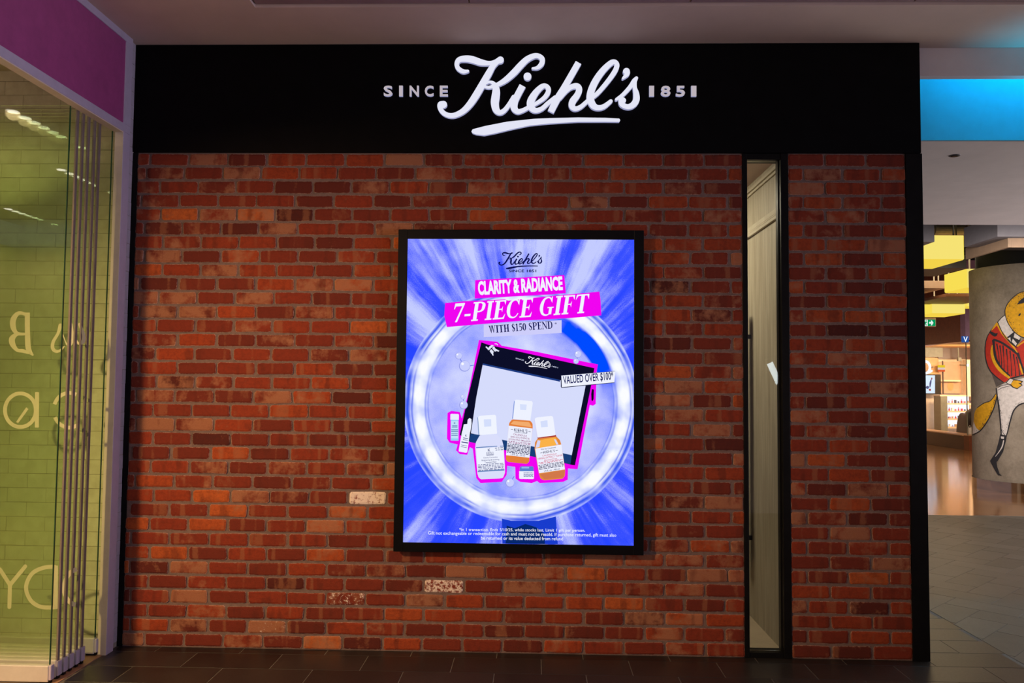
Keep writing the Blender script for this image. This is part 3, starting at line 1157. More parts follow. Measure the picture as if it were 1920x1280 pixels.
# ---- room behind the slit window
wall_passage = structure(boxes('wall_passage', M['veneer'], None, ((1.549, 0.112, 0.0), (1.62, 4.0, 3.4))))
structure(boxes('trim_5', M['beige_wall'], None, ((1.535, 0.112, 3.012), (1.549, 4.0, 3.03), 0.003), ((1.522, 0.112, 3.03), (1.549, 4.0, 3.044), 0.003), ((1.530, 0.112, 3.05), (1.549, 4.0, 3.06), 0.002)))
structure(boxes('trim_6', M['beige_wall'], None, ((1.530, 0.112, 2.712), (1.549, 4.0, 2.735), 0.004), ((1.538, 0.112, 2.74), (1.549, 4.0, 2.752), 0.003), ((1.544, 0.112, 2.756), (1.549, 4.0, 2.79), 0.002)))
structure(boxes('floor_passage', M['shop_floor'], None, ((-2.4, 0.115, -0.05), (1.549, 4.0, 0.002)), ((-2.4, 0.115, -0.05), (1.50, 4.0, 0.004))))
structure(boxes('ceiling_passage', M['ceiling'], None, ((-2.4, 0.115, 3.10), (1.549, 4.0, 3.2))))
structure(boxes('wall_passage_back', M['beige_wall'], None, ((-2.4, 4.0, 0), (1.62, 4.1, 3.2)), ((-2.5, 0.115, 0), (-2.4, 4.0, 3.2))))
win = structure(boxes('window_1', M['black_frame'], None,
                      ((1.281, -0.002, 0.0), (1.311, 0.11, SIGN_Z), 0.003), ((1.517, -0.002, 0.0), (1.564, 0.11, SIGN_Z), 0.003),
                      ((1.311, 0.004, 0.0), (1.517, 0.10, 0.032), 0.002), ((1.311, 0.004, 3.052), (1.517, 0.10, SIGN_Z), 0.002)))
boxes('pane', M['clear_glass'], win, ((1.312, 0.045, 0.033), (1.516, 0.051, 3.051)))
boxes('glazing_bead', M['black_frame'], win, ((1.311, 0.036, 0.032), (1.318, 0.062, 3.052)), ((1.510, 0.036, 0.032), (1.517, 0.062, 3.052)))
pb = thing('pull_bar', 'tall dark pull bar on the veneered wall seen through the slit window', 'handle', (1.50, 0.86, 0.39))
boxes('bar', M['black_frame'], pb, ((1.488, 0.80, 0.39), (1.500, 0.90, 2.18), 0.003))
boxes('bracket', M['black_frame'], pb, ((1.500, 0.84, 0.55), (1.549, 0.87, 0.58)), ((1.500, 0.84, 1.98), (1.549, 0.87, 2.01)))

# ---- neighbouring shop on the left: pier, fascia, white brick wall, glass
PX = -2.55
pier = structure(boxes('wall_pier', M['white_mortar'], None, ((-2.64, -0.0865, 0.0), (-2.5745, 0.0, H))))
for r in range(ROWS + 8):
    z0 = r * CH + 0.03
    z1 = min(z0 + CH, H)
    if z1 - z0 < 0.02:
        break
    cuts = [(-0.086, -0.046), (-0.044, -0.002)] if r % 3 == 0 else [(-0.086, -0.002)]
    for ya, yb in cuts:
        bm = bmesh.new()
        box(bm, (-2.60, ya, z0 + 0.0012), (-2.572 + random.uniform(-0.001, 0.001), yb, z1 - 0.0012), 0.0015)
        o = mesh_obj('brick', bm, M['pier_brick'], pier)
        o.color = (0.5, 0.5, 0, 1)
structure(boxes('trim_7', [M['lavender'], M['cream']], None, ((PX - 0.052, -0.169, 0.0), (PX, -0.087, 3.176), 0.002), ((PX - 0.053, -0.1705, 0.0), (PX - 0.002, -0.1685, 3.176), 0.0, 1)))
fascia = structure(boxes('trim_8', M['lavender'], None, ((PX - 0.056, -5.4, 3.176), (PX, -0.087, 3.227), 0.002), ((PX - 0.056, -5.4, 3.742), (PX, -0.087, H), 0.002), ((PX - 0.056, -0.169, 3.227), (PX, -0.087, 3.742), 0.002)))
boxes('fascia_panel', M['purple'], fascia, ((PX - 0.05, -5.4, 3.227), (PX - 0.006, -0.169, 3.742)))
boxes('soffit', M['cream'], fascia, ((PX - 0.056, -5.4, 3.170), (PX - 0.003, -0.09, 3.177)))
wall_left = structure(boxes('wall_left', M['white_mortar'], None, ((-6.6, -0.0540, 0.0), (-2.60, 0.05, 3.62))))
specs = []
rw = random.Random(5)
for r in range(41):
    zc = (r + 0.5) * CH
    x = -3.75 - (0.12 if r % 2 else 0)
    while x < -2.6:
        lo, hi = x + 0.001, min(x + 0.243 - 0.001, -2.604)
        if hi - lo > 0.03:
            specs.append(dict(x=(lo + hi) / 2, z=zc, L=hi - lo, H=CH - 0.0028, full=False, tone=(0.5, 0.5, 0), rnd=rw.random()))
        x += 0.243
build_bricks(wall_left, specs, 300, M['white_brick'], M['white_brick'], plane=-0.055)
structure(boxes('floor_shop', M['shop_floor'], None, ((-6.6, -6.0, -0.05), (-2.62, -0.05, 0.001))))
structure(boxes('ceiling_shop', M['beige_wall'], None, ((-6.6, -6.0, 3.6), (PX - 0.05, -0.05, 3.7))))
structure(boxes('wall_shop_back', M['beige_wall'], None, ((-6.7, -6.0, 0), (-6.6, 0, 3.3)), ((-6.6, -6.1, 0), (-2.62, -6.0, 3.3))))
# floor track under the sliding glass
structure(boxes('trim_9', M['tan_wood'], None, ((-2.66, -5.4, -0.02), (-2.575, -0.09, 0.003))))

ys = [-0.630, -0.561, -0.503, -0.443, -0.380, -0.325, -0.172]
where = ['foremost glass panel of the folded stack at left, with a broad lit rail',
         'second glass panel from the front of the folded stack, grey edge seal',
         'third glass panel from the front of the folded stack, grey edge seal',
         'middle glass panel of the folded stack, carrying the frosted reversed lettering',
         'third glass panel from the back of the folded stack, grey edge seal',
         'second glass panel from the back of the folded stack, grey edge seal',
         'rearmost glass panel standing apart from the stack beside the cream jamb']
panels = []
for i, y in enumerate(ys):
    xe = -2.617
    xl = -3.62
    t = thing('sliding_glass_panel', where[i], 'glass panel', (xe, y, 0.0), 'folded sliding glass panels')
    boxes('pane', M['green_glass'], t, ((xl, y - 0.005, 0.095), (xe - 0.004, y + 0.005, 3.178)))
    if 0 < i < 6:
        boxes('edge_seal', M['seal'], t, ((xe - 0.005, y - 0.011, 0.10), (xe + 0.006, y + 0.011, 3.176), 0.002))
    else:
        boxes('glass_edge', M['glass_edge'], t, ((xe - 0.0035, y - 0.005, 0.10), (xe, y + 0.005, 3.176)))
    boxes('bottom_rail', M['rail'], t, ((xl, y - 0.02, 0.012), (xe + 0.002, y + 0.02, 0.105 if i else 0.098), 0.004))
    boxes('end_cap', M['lavender'], t, ((xe + 0.002, y - 0.017, 0.02), (xe + 0.016, y + 0.017, 0.10), 0.004))
    boxes('roller', M['black_frame'], t, ((xe - 0.05, y - 0.012, 0.003), (xe + 0.01, y + 0.012, 0.02), 0.002))
    panels.append(t)

# frosted lettering on the fourth panel, read from behind
PL = ys[3]
k8 = lambda *p: [(x / 8, 540 + y / 8, w / 8) for x, y, w in p]
k4 = lambda *p: [(x / 4, 640 + y / 4, w / 4) for x, y, w in p]
k5 = lambda *p: [(x / 4, 960 + y / 4, w / 4) for x, y, w in p]
LET = {k: [] for k in 'ABCDEFGH'}
LET['A'] += stroke_faces(k8((410, 365, 75), (412, 640, 75), (425, 900, 80), (490, 1000, 30)), 4, 'fr')
LET['A'] += stroke_faces(k8((390, 400, 40), (330, 375, 50), (260, 385, 60), (200, 470, 85), (195, 570, 85), (235, 660, 60), (310, 690, 40), (390, 690, 30)), 5, 'fr')
LET['A'] += stroke_faces(k8((390, 690, 30), (260, 690, 45), (180, 760, 90), (195, 850, 80), (260, 930, 50), (340, 940, 55), (430, 970, 40)), 5, 'fr')
LET['B'] += stroke_faces(k8((905, 560, 60), (870, 680, 45), (800, 800, 50), (790, 900, 55), (850, 950, 45), (920, 920, 30), (965, 870, 14)), 5, 'rr')
LET['C'] += stroke_faces(k8((945, 700, 14), (990, 820, 20), (1040, 860, 40), (1085, 760, 50), (1070, 540, 36)), 5, 'rr')
LET['C'] += stroke_faces(k8((1140, 760, 14), (1180, 830, 36), (1245, 800, 60), (1255, 700, 50), (1215, 600, 50), (1195, 540, 40)), 5, 'rr')
ring = [(153 + 116 * math.cos(a), 515 + 126 * math.sin(a), 28) for a in [k * math.pi / 10 for k in range(21)]]
LET['D'] += stroke_faces(k4(*ring), 2, 'ff')
LET['D'] += stroke_faces(k4((278, 380, 30), (276, 645, 30)), 1, 'ff')
LET['D'] += stroke_faces(k4((205, 500, 22), (128, 608, 18)), 1, 'ff')
arc = [(520 + 118 * math.cos(a), 515 + 130 * math.sin(a), 28) for a in [math.radians(k) for k in range(-160, -60, 12)]]
LET['E'] += stroke_faces(k4(*arc), 3, 'ff')
arc = [(520 + 118 * math.cos(a), 515 + 130 * math.sin(a), 28) for a in [math.radians(k) for k in range(60, 161, 12)]]
LET['E'] += stroke_faces(k4(*arc), 3, 'ff')
LET['F'] += stroke_faces(k5((0, 430, 30), (75, 545, 30), (70, 710, 30)), 1, 'rr')
LET['F'] += stroke_faces(k5((75, 545, 30), (190, 405, 28)), 1, 'rr')
LET['G'] += stroke_faces(k5((418, 400, 34), (415, 725, 34)), 1, 'ff')
LET['G'] += stroke_faces(k5((418, 410, 30), (330, 415, 30), (240, 460, 30), (195, 560, 30), (230, 660, 30), (310, 710, 30), (418, 712, 30)), 5, 'ff')
LET['H'] += stroke_faces(k5((576, 425, 34), (520, 460, 32), (480, 540, 28), (480, 600, 28), (520, 670, 32), (566, 695, 34)), 5, 'ff')
for k in LET:
    bm = bmesh.new()
    flat_polys(bm, LET[k], PL - 0.0056, 0, 0.00004)
    mesh_obj('frosted_letter', bm, M['vinyl'], panels[3])

# downlights in the neighbour's ceiling (seen mirrored in the glass)
LAMP_AT = ['nearest the sliding panels line', 'deepest of the middle row', 'directly before the folded glass stack', 'farthest from the white brick wall', 'above the middle of the side shop', 'nearest the far side wall']
for (x, y), w in zip(SHOP_LAMPS, LAMP_AT):
    d = thing('downlight', 'round white downlight in the neighbouring shop ceiling, ' + w, 'ceiling light', (x, y, 3.6), 'neighbour shop downlights')
    bm = bmesh.new()
    cyl(bm, (x, y, 3.59), (x, y, 3.60), 0.085, 0.095)
    mesh_obj('trim_ring', bm, M['rail'], d)
    bm = bmesh.new()
    cyl(bm, (x, y, 3.586), (x, y, 3.592), 0.04)
    mesh_obj('lens', bm, M['lamp_white'], d)

# ================================================================== FASCIA SIGN
sign = thing('shop_sign', 'long black fascia sign above the brick wall with white lit script lettering', 'sign', (-0.07, 0.0, SIGN_Z))
boxes('backing_panel', M['black_panel'], sign, ((-2.571, -0.012, SIGN_Z), (2.378, 0.11, H - 0.002), 0.003))
Y0, Y1 = -0.034, -0.012
lay = 0
for part, ss in SCRIPT.items():
    bm = bmesh.new()
    for pts, caps in ss:
        stroke_solid(bm, pts, Y0 - 0.0004 * lay, Y1, caps, 8)
        lay += 1
    if part == 'letter_i':
        prism(bm, DOT, Y0, Y1)
    mesh_obj(part if part != 'capital' else 'capital_letter', bm, [M['letter_lit'], M['letter_side']], sign)
bm = bmesh.new()
prism(bm, UNDERLINE, Y0, Y1)
mesh_obj('underline_stroke', bm, [M['letter_lit'], M['letter_side']], sign)


def block_letter(ch, x0, y0, x1, y1, name):
    bm = bmesh.new()
    polys = set_type(ch, (x0, y1), (x1, y1), (x0, y0), 0.022)
    for p in polys:
        q = p if signed(p) < 0 else p[::-1]
        f = bm.faces.new([bm.verts.new((lambda c: (c.x, Y0 + 0.006, c.z))(at(a, b, 0))) for a, b in q])
    bmesh.ops.remove_doubles(bm, verts=bm.verts, dist=1e-5)
    for f in bm.faces:
        f.normal_update()
        if f.normal.y > 0:
            f.normal_flip()
    rim = [e for e in bm.edges if len(e.link_faces) == 1]
    r = bmesh.ops.extrude_edge_only(bm, edges=rim)
    for g in r['geom']:
        if isinstance(g, bmesh.types.BMVert):
            g.co.y = Y1
        if isinstance(g, bmesh.types.BMFace):
            g.material_index = 1
    mesh_obj(name, bm, [M['letter_dim'], M['letter_side']], sign)


for ch, a, b in (('S', 65, 162), ('I', 238, 278), ('N', 355, 458), ('C', 525, 622), ('E', 693, 783)):
    block_letter(ch, 710 + a / 6, 90 + 440 / 6, 710 + b / 6, 90 + 558 / 6, 'block_letter')
for ch, a, b in (('1', 1298, 1352), ('8', 1428, 1535), ('5', 1597, 1698), ('1', 1768, 1825)):
    block_letter(ch, 1000 + a / 6, 90 + 442 / 6, 1000 + b / 6, 90 + 560 / 6, 'block_digit')

# ================================================================== DIGITAL DISPLAY
SY = -0.075
disp = thing('digital_display', 'large black framed portrait screen on the brick wall showing a blue and magenta advert', 'display', (-0.1, 0.0, 0.6))
o_tl, o_br = at(747, 431, SY), at(1207, 1037.5, SY)
ox0, ox1, oz0, oz1 = at(742.5, 730, SY).x, at(1207, 730, SY).x, at(970, 1037, SY).z, at(970, 431, SY).z
ix0, ix1, iz0, iz1 = at(760.3, 730, SY).x, at(1188.5, 730, SY).x, at(970, 1019.3, SY).z, at(970, 448.5, SY).z
boxes('housing', M['bezel'], disp, ((ox0 + 0.01, SY + 0.02, oz0 + 0.01), (ox1 - 0.01, -0.006, oz1 - 0.01), 0.004))
bm = bmesh.new()
for lo, hi in (((ox0, SY - 0.006, oz0), (ix0, SY + 0.03, oz1)), ((ix1, SY - 0.006, oz0), (ox1, SY + 0.03, oz1)), ((ix0, SY - 0.006, oz0), (ix1, SY + 0.03, iz0)), ((ix0, SY - 0.006, iz1), (ix1, SY + 0.03, oz1))):
    box(bm, lo, hi, 0.002)
mesh_obj('bezel', bm, M['bezel'], disp)


def screen_material():
    t = NT('advert_backdrop')
    c0 = at(976, 757, SY)
    m = (at(1076, 757, SY).x - c0.x) / 100
    sep = t.n('ShaderNodeSeparateXYZ')
    t.l(t.pos(), sep.inputs[0])
    X = t.math('DIVIDE', t.math('SUBTRACT', sep.outputs[0], c0.x), m)
    Z = t.math('DIVIDE', t.math('SUBTRACT', sep.outputs[2], c0.z), m * 1.0)
    r = t.math('SQRT', t.math('ADD', t.math('MULTIPLY', X, X), t.math('MULTIPLY', Z, Z)))
    ang = t.math('ARCTAN2', Z, X)
    cb = t.n('ShaderNodeCombineXYZ')
    t.l(t.math('DIVIDE', X, r), cb.inputs[0])
    t.l(t.math('DIVIDE', Z, r), cb.inputs[1])
    t.l(t.math('MULTIPLY', r, 0.00035), cb.inputs[2])
    rays = t.noise(cb.outputs[0], 5.5, 4, 0.6)
    cb2 = t.n('ShaderNodeCombineXYZ')
    t.l(t.math('MULTIPLY', X, 0.01), cb2.inputs[0])
    t.l(t.math('MULTIPLY', Z, 0.01), cb2.inputs[1])
    cloud = t.noise(cb2.outputs[0], 1.3, 3, 0.5)
    grain = t.noise(cb2.outputs[0], 60, 2, 0.7)
    BL, LV, WH = (0.045, 0.085, 1.0, 1), (0.46, 0.50, 1.0, 1), (0.78, 0.82, 1.0, 1)
    # outside the ring: blue with pale rays
    up = t.math('MULTIPLY', t.math('SUBTRACT', 1.0, t.math('MULTIPLY', t.math('ABSOLUTE', X), 0.0042), clamp=True), t.math('MULTIPLY', Z, 0.0022, clamp=True))
    f = t.math('ADD', t.math('MULTIPLY', t.math('SUBTRACT', rays, 0.40), 3.4), t.math('MULTIPLY', t.math('SUBTRACT', cloud, 0.5), 0.9))
    f = t.math('ADD', f, t.math('ADD', up, t.math('MULTIPLY', t.math('SUBTRACT', grain, 0.5), 0.6)), clamp=False)
    outside = t.ramp(f, [(0.0, (0.02, 0.06, 1, 1)), (0.3, BL), (0.62, (0.24, 0.28, 1, 1)), (1.0, (0.55, 0.60, 1.0, 1))])
    # inside the ring: pale lavender, bluer to the edges
    g = t.math('ADD', t.math('SUBTRACT', 1.25, t.math('MULTIPLY', r, 0.0056)), t.math('ADD', t.math('MULTIPLY', t.math('SUBTRACT', cloud, 0.5), 2.2), t.math('MULTIPLY', t.math('SUBTRACT', grain, 0.5), 0.5)))
    inside = t.ramp(g, [(0.0, (0.24, 0.30, 1, 1)), (0.4, (0.46, 0.50, 1, 1)), (1.0, (0.70, 0.74, 1.0, 1))])
    # blue shade on the upper right arc and along the lower inner edge
    d1 = t.math('MULTIPLY', t.math('SUBTRACT', 1.0, t.math('MULTIPLY', t.math('ABSOLUTE', t.math('SUBTRACT', r, 168)), 0.055)), 2.4, clamp=True)
    a1 = t.math('SUBTRACT', 1.0, t.math('MULTIPLY', t.math('ABSOLUTE', t.math('SUBTRACT', ang, 0.72)), 1.5), clamp=True)
    sh = t.math('MULTIPLY', d1, t.math('MULTIPLY', a1, t.math('MULTIPLY', t.math('SUBTRACT', t.noise(cb2.outputs[0], 2.2, 2, 0.4), 0.15), 4.0, clamp=True)), clamp=True)
    # ring of lights: soft white band, dots, clear rims with blue lines
    led = t.math('POWER', t.math('ADD', 0.5, t.math('MULTIPLY', t.math('SINE', t.math('MULTIPLY', ang, 21.0)), 0.5)), 2.0)
    band = t.math('SUBTRACT', 1.0, t.math('MULTIPLY', t.math('ABSOLUTE', t.math('SUBTRACT', r, 194)), 0.07), clamp=True)
    wob = t.math('MULTIPLY', t.math('SUBTRACT', t.noise(cb2.outputs[0], 2.6, 2, 0.5), 0.35), 1.5)
    soft = t.math('SUBTRACT', 1.0, t.math('MULTIPLY', t.math('ABSOLUTE', t.math('SUBTRACT', r, 194)), 0.045), clamp=True)
    rc = t.ramp(t.math('ADD', t.math('MULTIPLY', led, t.math('MULTIPLY', band, 0.5)), t.math('ADD', t.math('MULTIPLY', soft, 0.55), wob)),
                [(0.0, (0.20, 0.27, 1, 1)), (0.35, (0.52, 0.58, 1, 1)), (0.75, (0.84, 0.88, 1, 1)), (1.0, (0.97, 0.98, 1, 1))])
    edge = t.ramp(t.math('DIVIDE', r, 300.0), [(0.0, (0, 0, 0, 1)), (0.575, (0, 0, 0, 1)), (0.585, (1, 1, 1, 1)), (0.732, (1, 1, 1, 1)), (0.737, (0, 0, 0, 1))])
    rw = t.math('ADD', r, t.math('MULTIPLY', t.math('SUBTRACT', t.noise(cb2.outputs[0], 1.2, 1, 0.5), 0.5), 9.0))
    lines = t.ramp(t.math('DIVIDE', rw, 300.0), [(0.0, (0, 0, 0, 1)), (0.572, (0, 0, 0, 1)), (0.580, (0.9, 0.9, 0.9, 1)), (0.587, (0, 0, 0, 1)), (0.600, (0.6, 0.6, 0.6, 1)), (0.608, (0, 0, 0, 1)),
                                             (0.676, (0, 0, 0, 1)), (0.688, (0.8, 0.8, 0.8, 1)), (0.694, (0, 0, 0, 1)), (0.701, (0.25, 0.25, 0.25, 1)), (0.712, (1, 1, 1, 1)), (0.722, (0.7, 0.7, 0.7, 1)), (0.730, (0, 0, 0, 1))])
    arcs = t.math('MULTIPLY', t.math('SUBTRACT', t.noise(cb.outputs[0], 2.6, 2, 0.5), 0.28), 4.5, clamp=True)
    rc = t.mix(t.math('MULTIPLY', lines, arcs), rc, (0.01, 0.07, 0.85, 1))
    outm = t.math('GREATER_THAN', r, 220.0)
    col = t.mix(outm, inside, outside)
    col = t.mix(edge, col, rc)
    col = t.mix(t.math('MULTIPLY', sh, 2.0, clamp=True), col, (0.0, 0.07, 1.0, 1))
    e = t.n('ShaderNodeEmission')
    t.l(col, e.inputs[0])
    e.inputs[1].default_value = 1.0
    t.l(e.outputs[0], t.out.inputs[0])
    return t.m


bm = bmesh.new()
box(bm, (ix0, SY, iz0), (ix1, SY + 0.02, iz1))
screen = mesh_obj('screen', bm, [screen_material()], disp)

LAY = [0]


def art(name, polys, col, strength=1.0, mat=None):
    """one piece of the picture shown on the screen"""
    LAY[0] += 1
    bm = bmesh.new()
    flat_polys(bm, polys, SY - 0.0004 - 0.00012 * LAY[0])
    o = mesh_obj(name, bm, mat or glow(name, col if len(col) == 4 else (*col, 1), strength), screen)
    if name in ('label_text', 'footer_text', 'bag_logo', 'offer_lettering'):
        o['kind'] = 'stuff'
    return o


MAG, NAVY, WHT, LILAC = srgb(240, 5, 240), srgb(6, 10, 80), srgb(242, 244, 255), srgb(205, 205, 250)


def tf_simple(u0, v0, s, rot=0.0, pu=1010.0, pv=182.0):
    c, sn = math.cos(rot) * s, math.sin(rot) * s
    return lambda u, v: (u0 + (u - pu) * c - (v - pv) * sn, v0 + (u - pu) * sn + (v - pv) * c)


# stand of the ring light
art('stand_picture', [[(941, 972), (958, 976), (1010, 976), (1042, 968), (1046, 1019.5), (942, 1018.5)]], srgb(24, 60, 205))
art('stand_picture', [[(950, 985), (965, 990), (985, 982), (1005, 988), (1020, 1000), (1022, 1019.5), (948, 1018.5)]], srgb(6, 40, 110))
art('headline_logo', wordmark(tf_simple(975.6, 488.5, 0.218, 0.0)), NAVY)
art('headline_logo', set_type('SINCE 1851', (954, 510.2), (1005.5, 510.2), (954, 505.2), 0.022), NAVY)
art('banner', [[(891, 525), (1058, 515.5), (1061, 549.5), (1030, 552), (890, 559.5)]], MAG)
art('headline_lettering', set_type('CLARITY & RADIANCE', (897, 553.5), (1055.5, 544), (895.5, 527), 0.045), WHT)
art('banner', [[(834.5, 568), (870, 564.5), (947, 561), (953, 563.5), (1010, 557), (1124, 546.5), (1126, 562), (1127.5, 591), (1070, 596), (980, 601), (838, 613), (833, 592)]], MAG)
art('headline_lettering', set_serif('7-PIECE GIFT', (847, 604.5), (1102, 586), 35, 0.24), WHT)
art('offer_tag', [[(907, 608), (1053, 600), (1053, 624), (907, 632)]], LILAC)
art('offer_lettering', set_serif('WITH $150 SPEND', (917, 624.5), (1037, 615.5), 14.0), NAVY)
art('offer_lettering', set_type('*', (1040, 608), (1044, 608), (1040, 604), 0.01), NAVY)

# product group: magenta outline, bag, bottles
art('sticker_outline', [[(898, 637), (933, 640.5), (941, 648), (1000, 658), (1121, 683), (1118.5, 697), (1118, 722), (1117, 757), (1112, 760.5), (1106, 759), (1098, 800), (1083, 879.5), (1065, 878), (1064.5, 899), (1056, 903), (1012, 905.5), (1007, 901.5), (997, 905.5), (975, 903), (966.5, 897), (966, 875), (951, 873), (950, 890), (941, 903), (901, 905.5), (893, 896), (886.5, 841), (881, 838), (876, 852.5), (862, 851), (855, 844), (858, 833), (843, 829.5), (838, 822), (839, 774), (846, 770), (862, 772), (866, 784), (878, 736)]], MAG)
art('bag_picture', [[(902.5, 641.5), (915, 646), (1114.5, 690), (1106, 735), (1078, 872), (1071, 871), (880, 827), (862, 815), (876, 750)]], srgb(12, 14, 40))
art('bag_picture', [[(905.5, 681), (1098, 723), (1072, 853), (1020, 842), (883, 812), (893, 745)]], srgb(214, 220, 252))
art('bag_picture', [[(882.5, 813), (900, 815), (960, 828), (1072, 853), (1069.5, 870), (990, 854), (880, 828)]], srgb(25, 62, 120))
art('bag_picture', [[(905.5, 681), (1050, 712), (1050, 715.5), (905, 684)]], srgb(30, 60, 130))
e8 = lambda *p: [(880 + x / 6.857, 630 + y / 6.857) for x, y in p]
art('bag_emblem', [e8((206, 138), (220, 131), (244, 152), (262, 128), (288, 112), (312, 118), (296, 140), (280, 152), (262, 172), (246, 182), (232, 166)), e8((300, 140), (318, 128), (335, 160), (386, 188), (374, 200), (352, 190), (330, 198), (316, 186), (296, 160)), e8((268, 176), (284, 168), (314, 200), (306, 222), (312, 246), (302, 252), (282, 222), (262, 196)), e8((318, 98), (345, 92), (368, 104), (366, 122), (356, 108), (336, 104))], srgb(225, 230, 250))
art('bag_logo', wordmark(tf_simple(1008.5, 681, 0.128, math.radians(12.5)), 3), srgb(245, 245, 255))
art('bag_logo', set_type('SINCE', (966.5, 672.5), (982, 676.3), (967, 670.3), 0.01) + set_type('1851', (1034.5, 687.5), (1046, 690.2), (1035, 685.3), 0.01), srgb(215, 220, 250))
art('bag_picture', [[(1110, 729), (1113.5, 730), (1113, 748), (1111, 752), (1109, 750), (1108.5, 738)]], srgb(8, 8, 30))
art('value_tag', [[(1051.5, 704), (1052, 703), (1153.5, 695.5), (1152, 717.5), (1053, 727), (1051.5, 725)]], srgb(24, 30, 70))
art('value_tag', [[(1052.5, 704), (1153.5, 696), (1152, 716.5), (1053.5, 725.5)]], srgb(240, 243, 255))
art('value_lettering', set_type('VALUED OVER $100*', (1056.5, 722), (1150.5, 713.5), (1055.3, 704.2), 0.016), srgb(12, 20, 90))


def lerp_quad(tl, tr, bl, br):
    return lambda a, b: ((tl[0] * (1 - a) + tr[0] * a) * (1 - b) + (bl[0] * (1 - a) + br[0] * a) * b, (tl[1] * (1 - a) + tr[1] * a) * (1 - b) + (bl[1] * (1 - a) + br[1] * a) * b)


def print_line(q, s, b0, b1, a0, a1):
    p0, p1, p2 = q(a0, b1), q(a1, b1), q(a0, b0)
    return set_type(s, p0, p1, p2, 0.006)


def text_bars(q, rows, col_name='label_text'):
    out = []
    rr = random.Random(4)
    for b0, b1, a0, a1 in rows:
        x = a0
        while x < a1 - 0.02:
            w = rr.uniform(0.05, 0.16)
            out.append([q(x, b0), q(min(a1, x + w), b0), q(min(a1, x + w), b1), q(x, b1)])
            x += w + 0.03
    return out


g4 = lambda *p: [(820 + x / 6.857, 740 + y / 6.857) for x, y in p]
# small vial
art('vial_picture', [g4((172, 320), (272, 320), (272, 590), (172, 588))], srgb(150, 205, 245))
art('vial_picture', [g4((175, 335), (272, 335), (272, 560), (175, 558))], srgb(190, 225, 250))
art('vial_picture', [g4((168, 250), (182, 243), (268, 246), (278, 256), (276, 322), (168, 320))], srgb(235, 240, 255))
art('vial_picture', set_type('K', g4((212, 375))[0], g4((236, 375))[0], g4((212, 352))[0], 0.01) + [g4((190, 395), (258, 395), (258, 405), (190, 405)), g4((186, 415), (258, 415), (258, 421), (186, 421)), g4((178, 447), (268, 447), (268, 455), (178, 455)), g4((178, 467), (268, 467), (268, 475), (178, 475)), g4((180, 497), (262, 497), (262, 503), (180, 503)), g4((180, 520), (262, 520), (262, 526), (180, 526))], srgb(30, 70, 150))
# dropper tube
art('tube_picture', [g4((340, 380), (385, 375), (390, 320), (412, 298), (438, 310), (440, 370), (425, 470), (420, 480), (385, 735), (370, 745), (278, 728), (275, 715), (318, 470), (325, 455))], srgb(236, 240, 255))
art('tube_picture', set_type('K', g4((357, 535))[0], g4((382, 537))[0], g4((360, 510))[0], 0.01) + [g4((333, 548), (396, 560), (395, 568), (332, 556)), g4((330, 570), (392, 582), (391, 588), (329, 576)), g4((312, 598), (395, 612), (393, 626), (310, 610)), g4((305, 640), (385, 655), (384, 660), (304, 645)), g4((300, 662), (380, 677), (379, 682), (299, 667))], srgb(40, 50, 120))
# clear bottle
art('bottle_picture', [rounded(g4((545, 520), (760, 510), (830, 575), (850, 650), (868, 900), (870, 1000), (845, 1065), (800, 1075), (560, 1085), (530, 1060), (515, 1010), (487, 680), (495, 610)))], srgb(218, 222, 252))
art('bottle_picture', [rounded(g4((520, 290), (545, 268), (740, 256), (755, 270), (768, 500), (540, 518)))], srgb(240, 244, 255))
art('bottle_picture', [g4((597, 315), (692, 312), (694, 405), (603, 410))], srgb(212, 222, 252))
art('bottle_picture', [g4((515, 290), (522, 288), (540, 518), (530, 518)), g4((497, 672), (770, 655), (770, 665), (498, 684)), g4((805, 655), (852, 654), (852, 664), (806, 665)), g4((520, 978), (862, 955), (862, 972), (521, 992))], srgb(95, 130, 185))
art('bottle_picture', [g4((500, 690), (853, 668), (862, 955), (520, 978))], srgb(238, 242, 255))
q = lerp_quad(*g4((500, 690), (853, 668), (520, 978), (862, 955)))
art('label_text', set_type('K', q(0.42, 0.17), q(0.51, 0.165), q(0.42, 0.04), 0.01) + print_line(q, "KIEHL'S", 0.19, 0.27, 0.36, 0.62) + [[q(0.34, 0.29), q(0.64, 0.29), q(0.64, 0.305), q(0.34, 0.305)], [q(0.36, 0.325), q(0.62, 0.325), q(0.62, 0.345), q(0.36, 0.345)]] + print_line(q, 'Clearly Corrective', 0.40, 0.48, 0.24, 0.76) + print_line(q, 'Brightening & Soothing', 0.51, 0.59, 0.17, 0.82) + print_line(q, 'Treatment Water', 0.61, 0.68, 0.28, 0.72) + text_bars(q, [(0.72 + 0.062 * i, 0.745 + 0.062 * i, 0.02, 0.98) for i in range(5)]) + text_bars(q, [(0.02, 0.05, 0.68, 0.98), (0.11, 0.14, 0.70, 0.98)]), srgb(30, 45, 120))
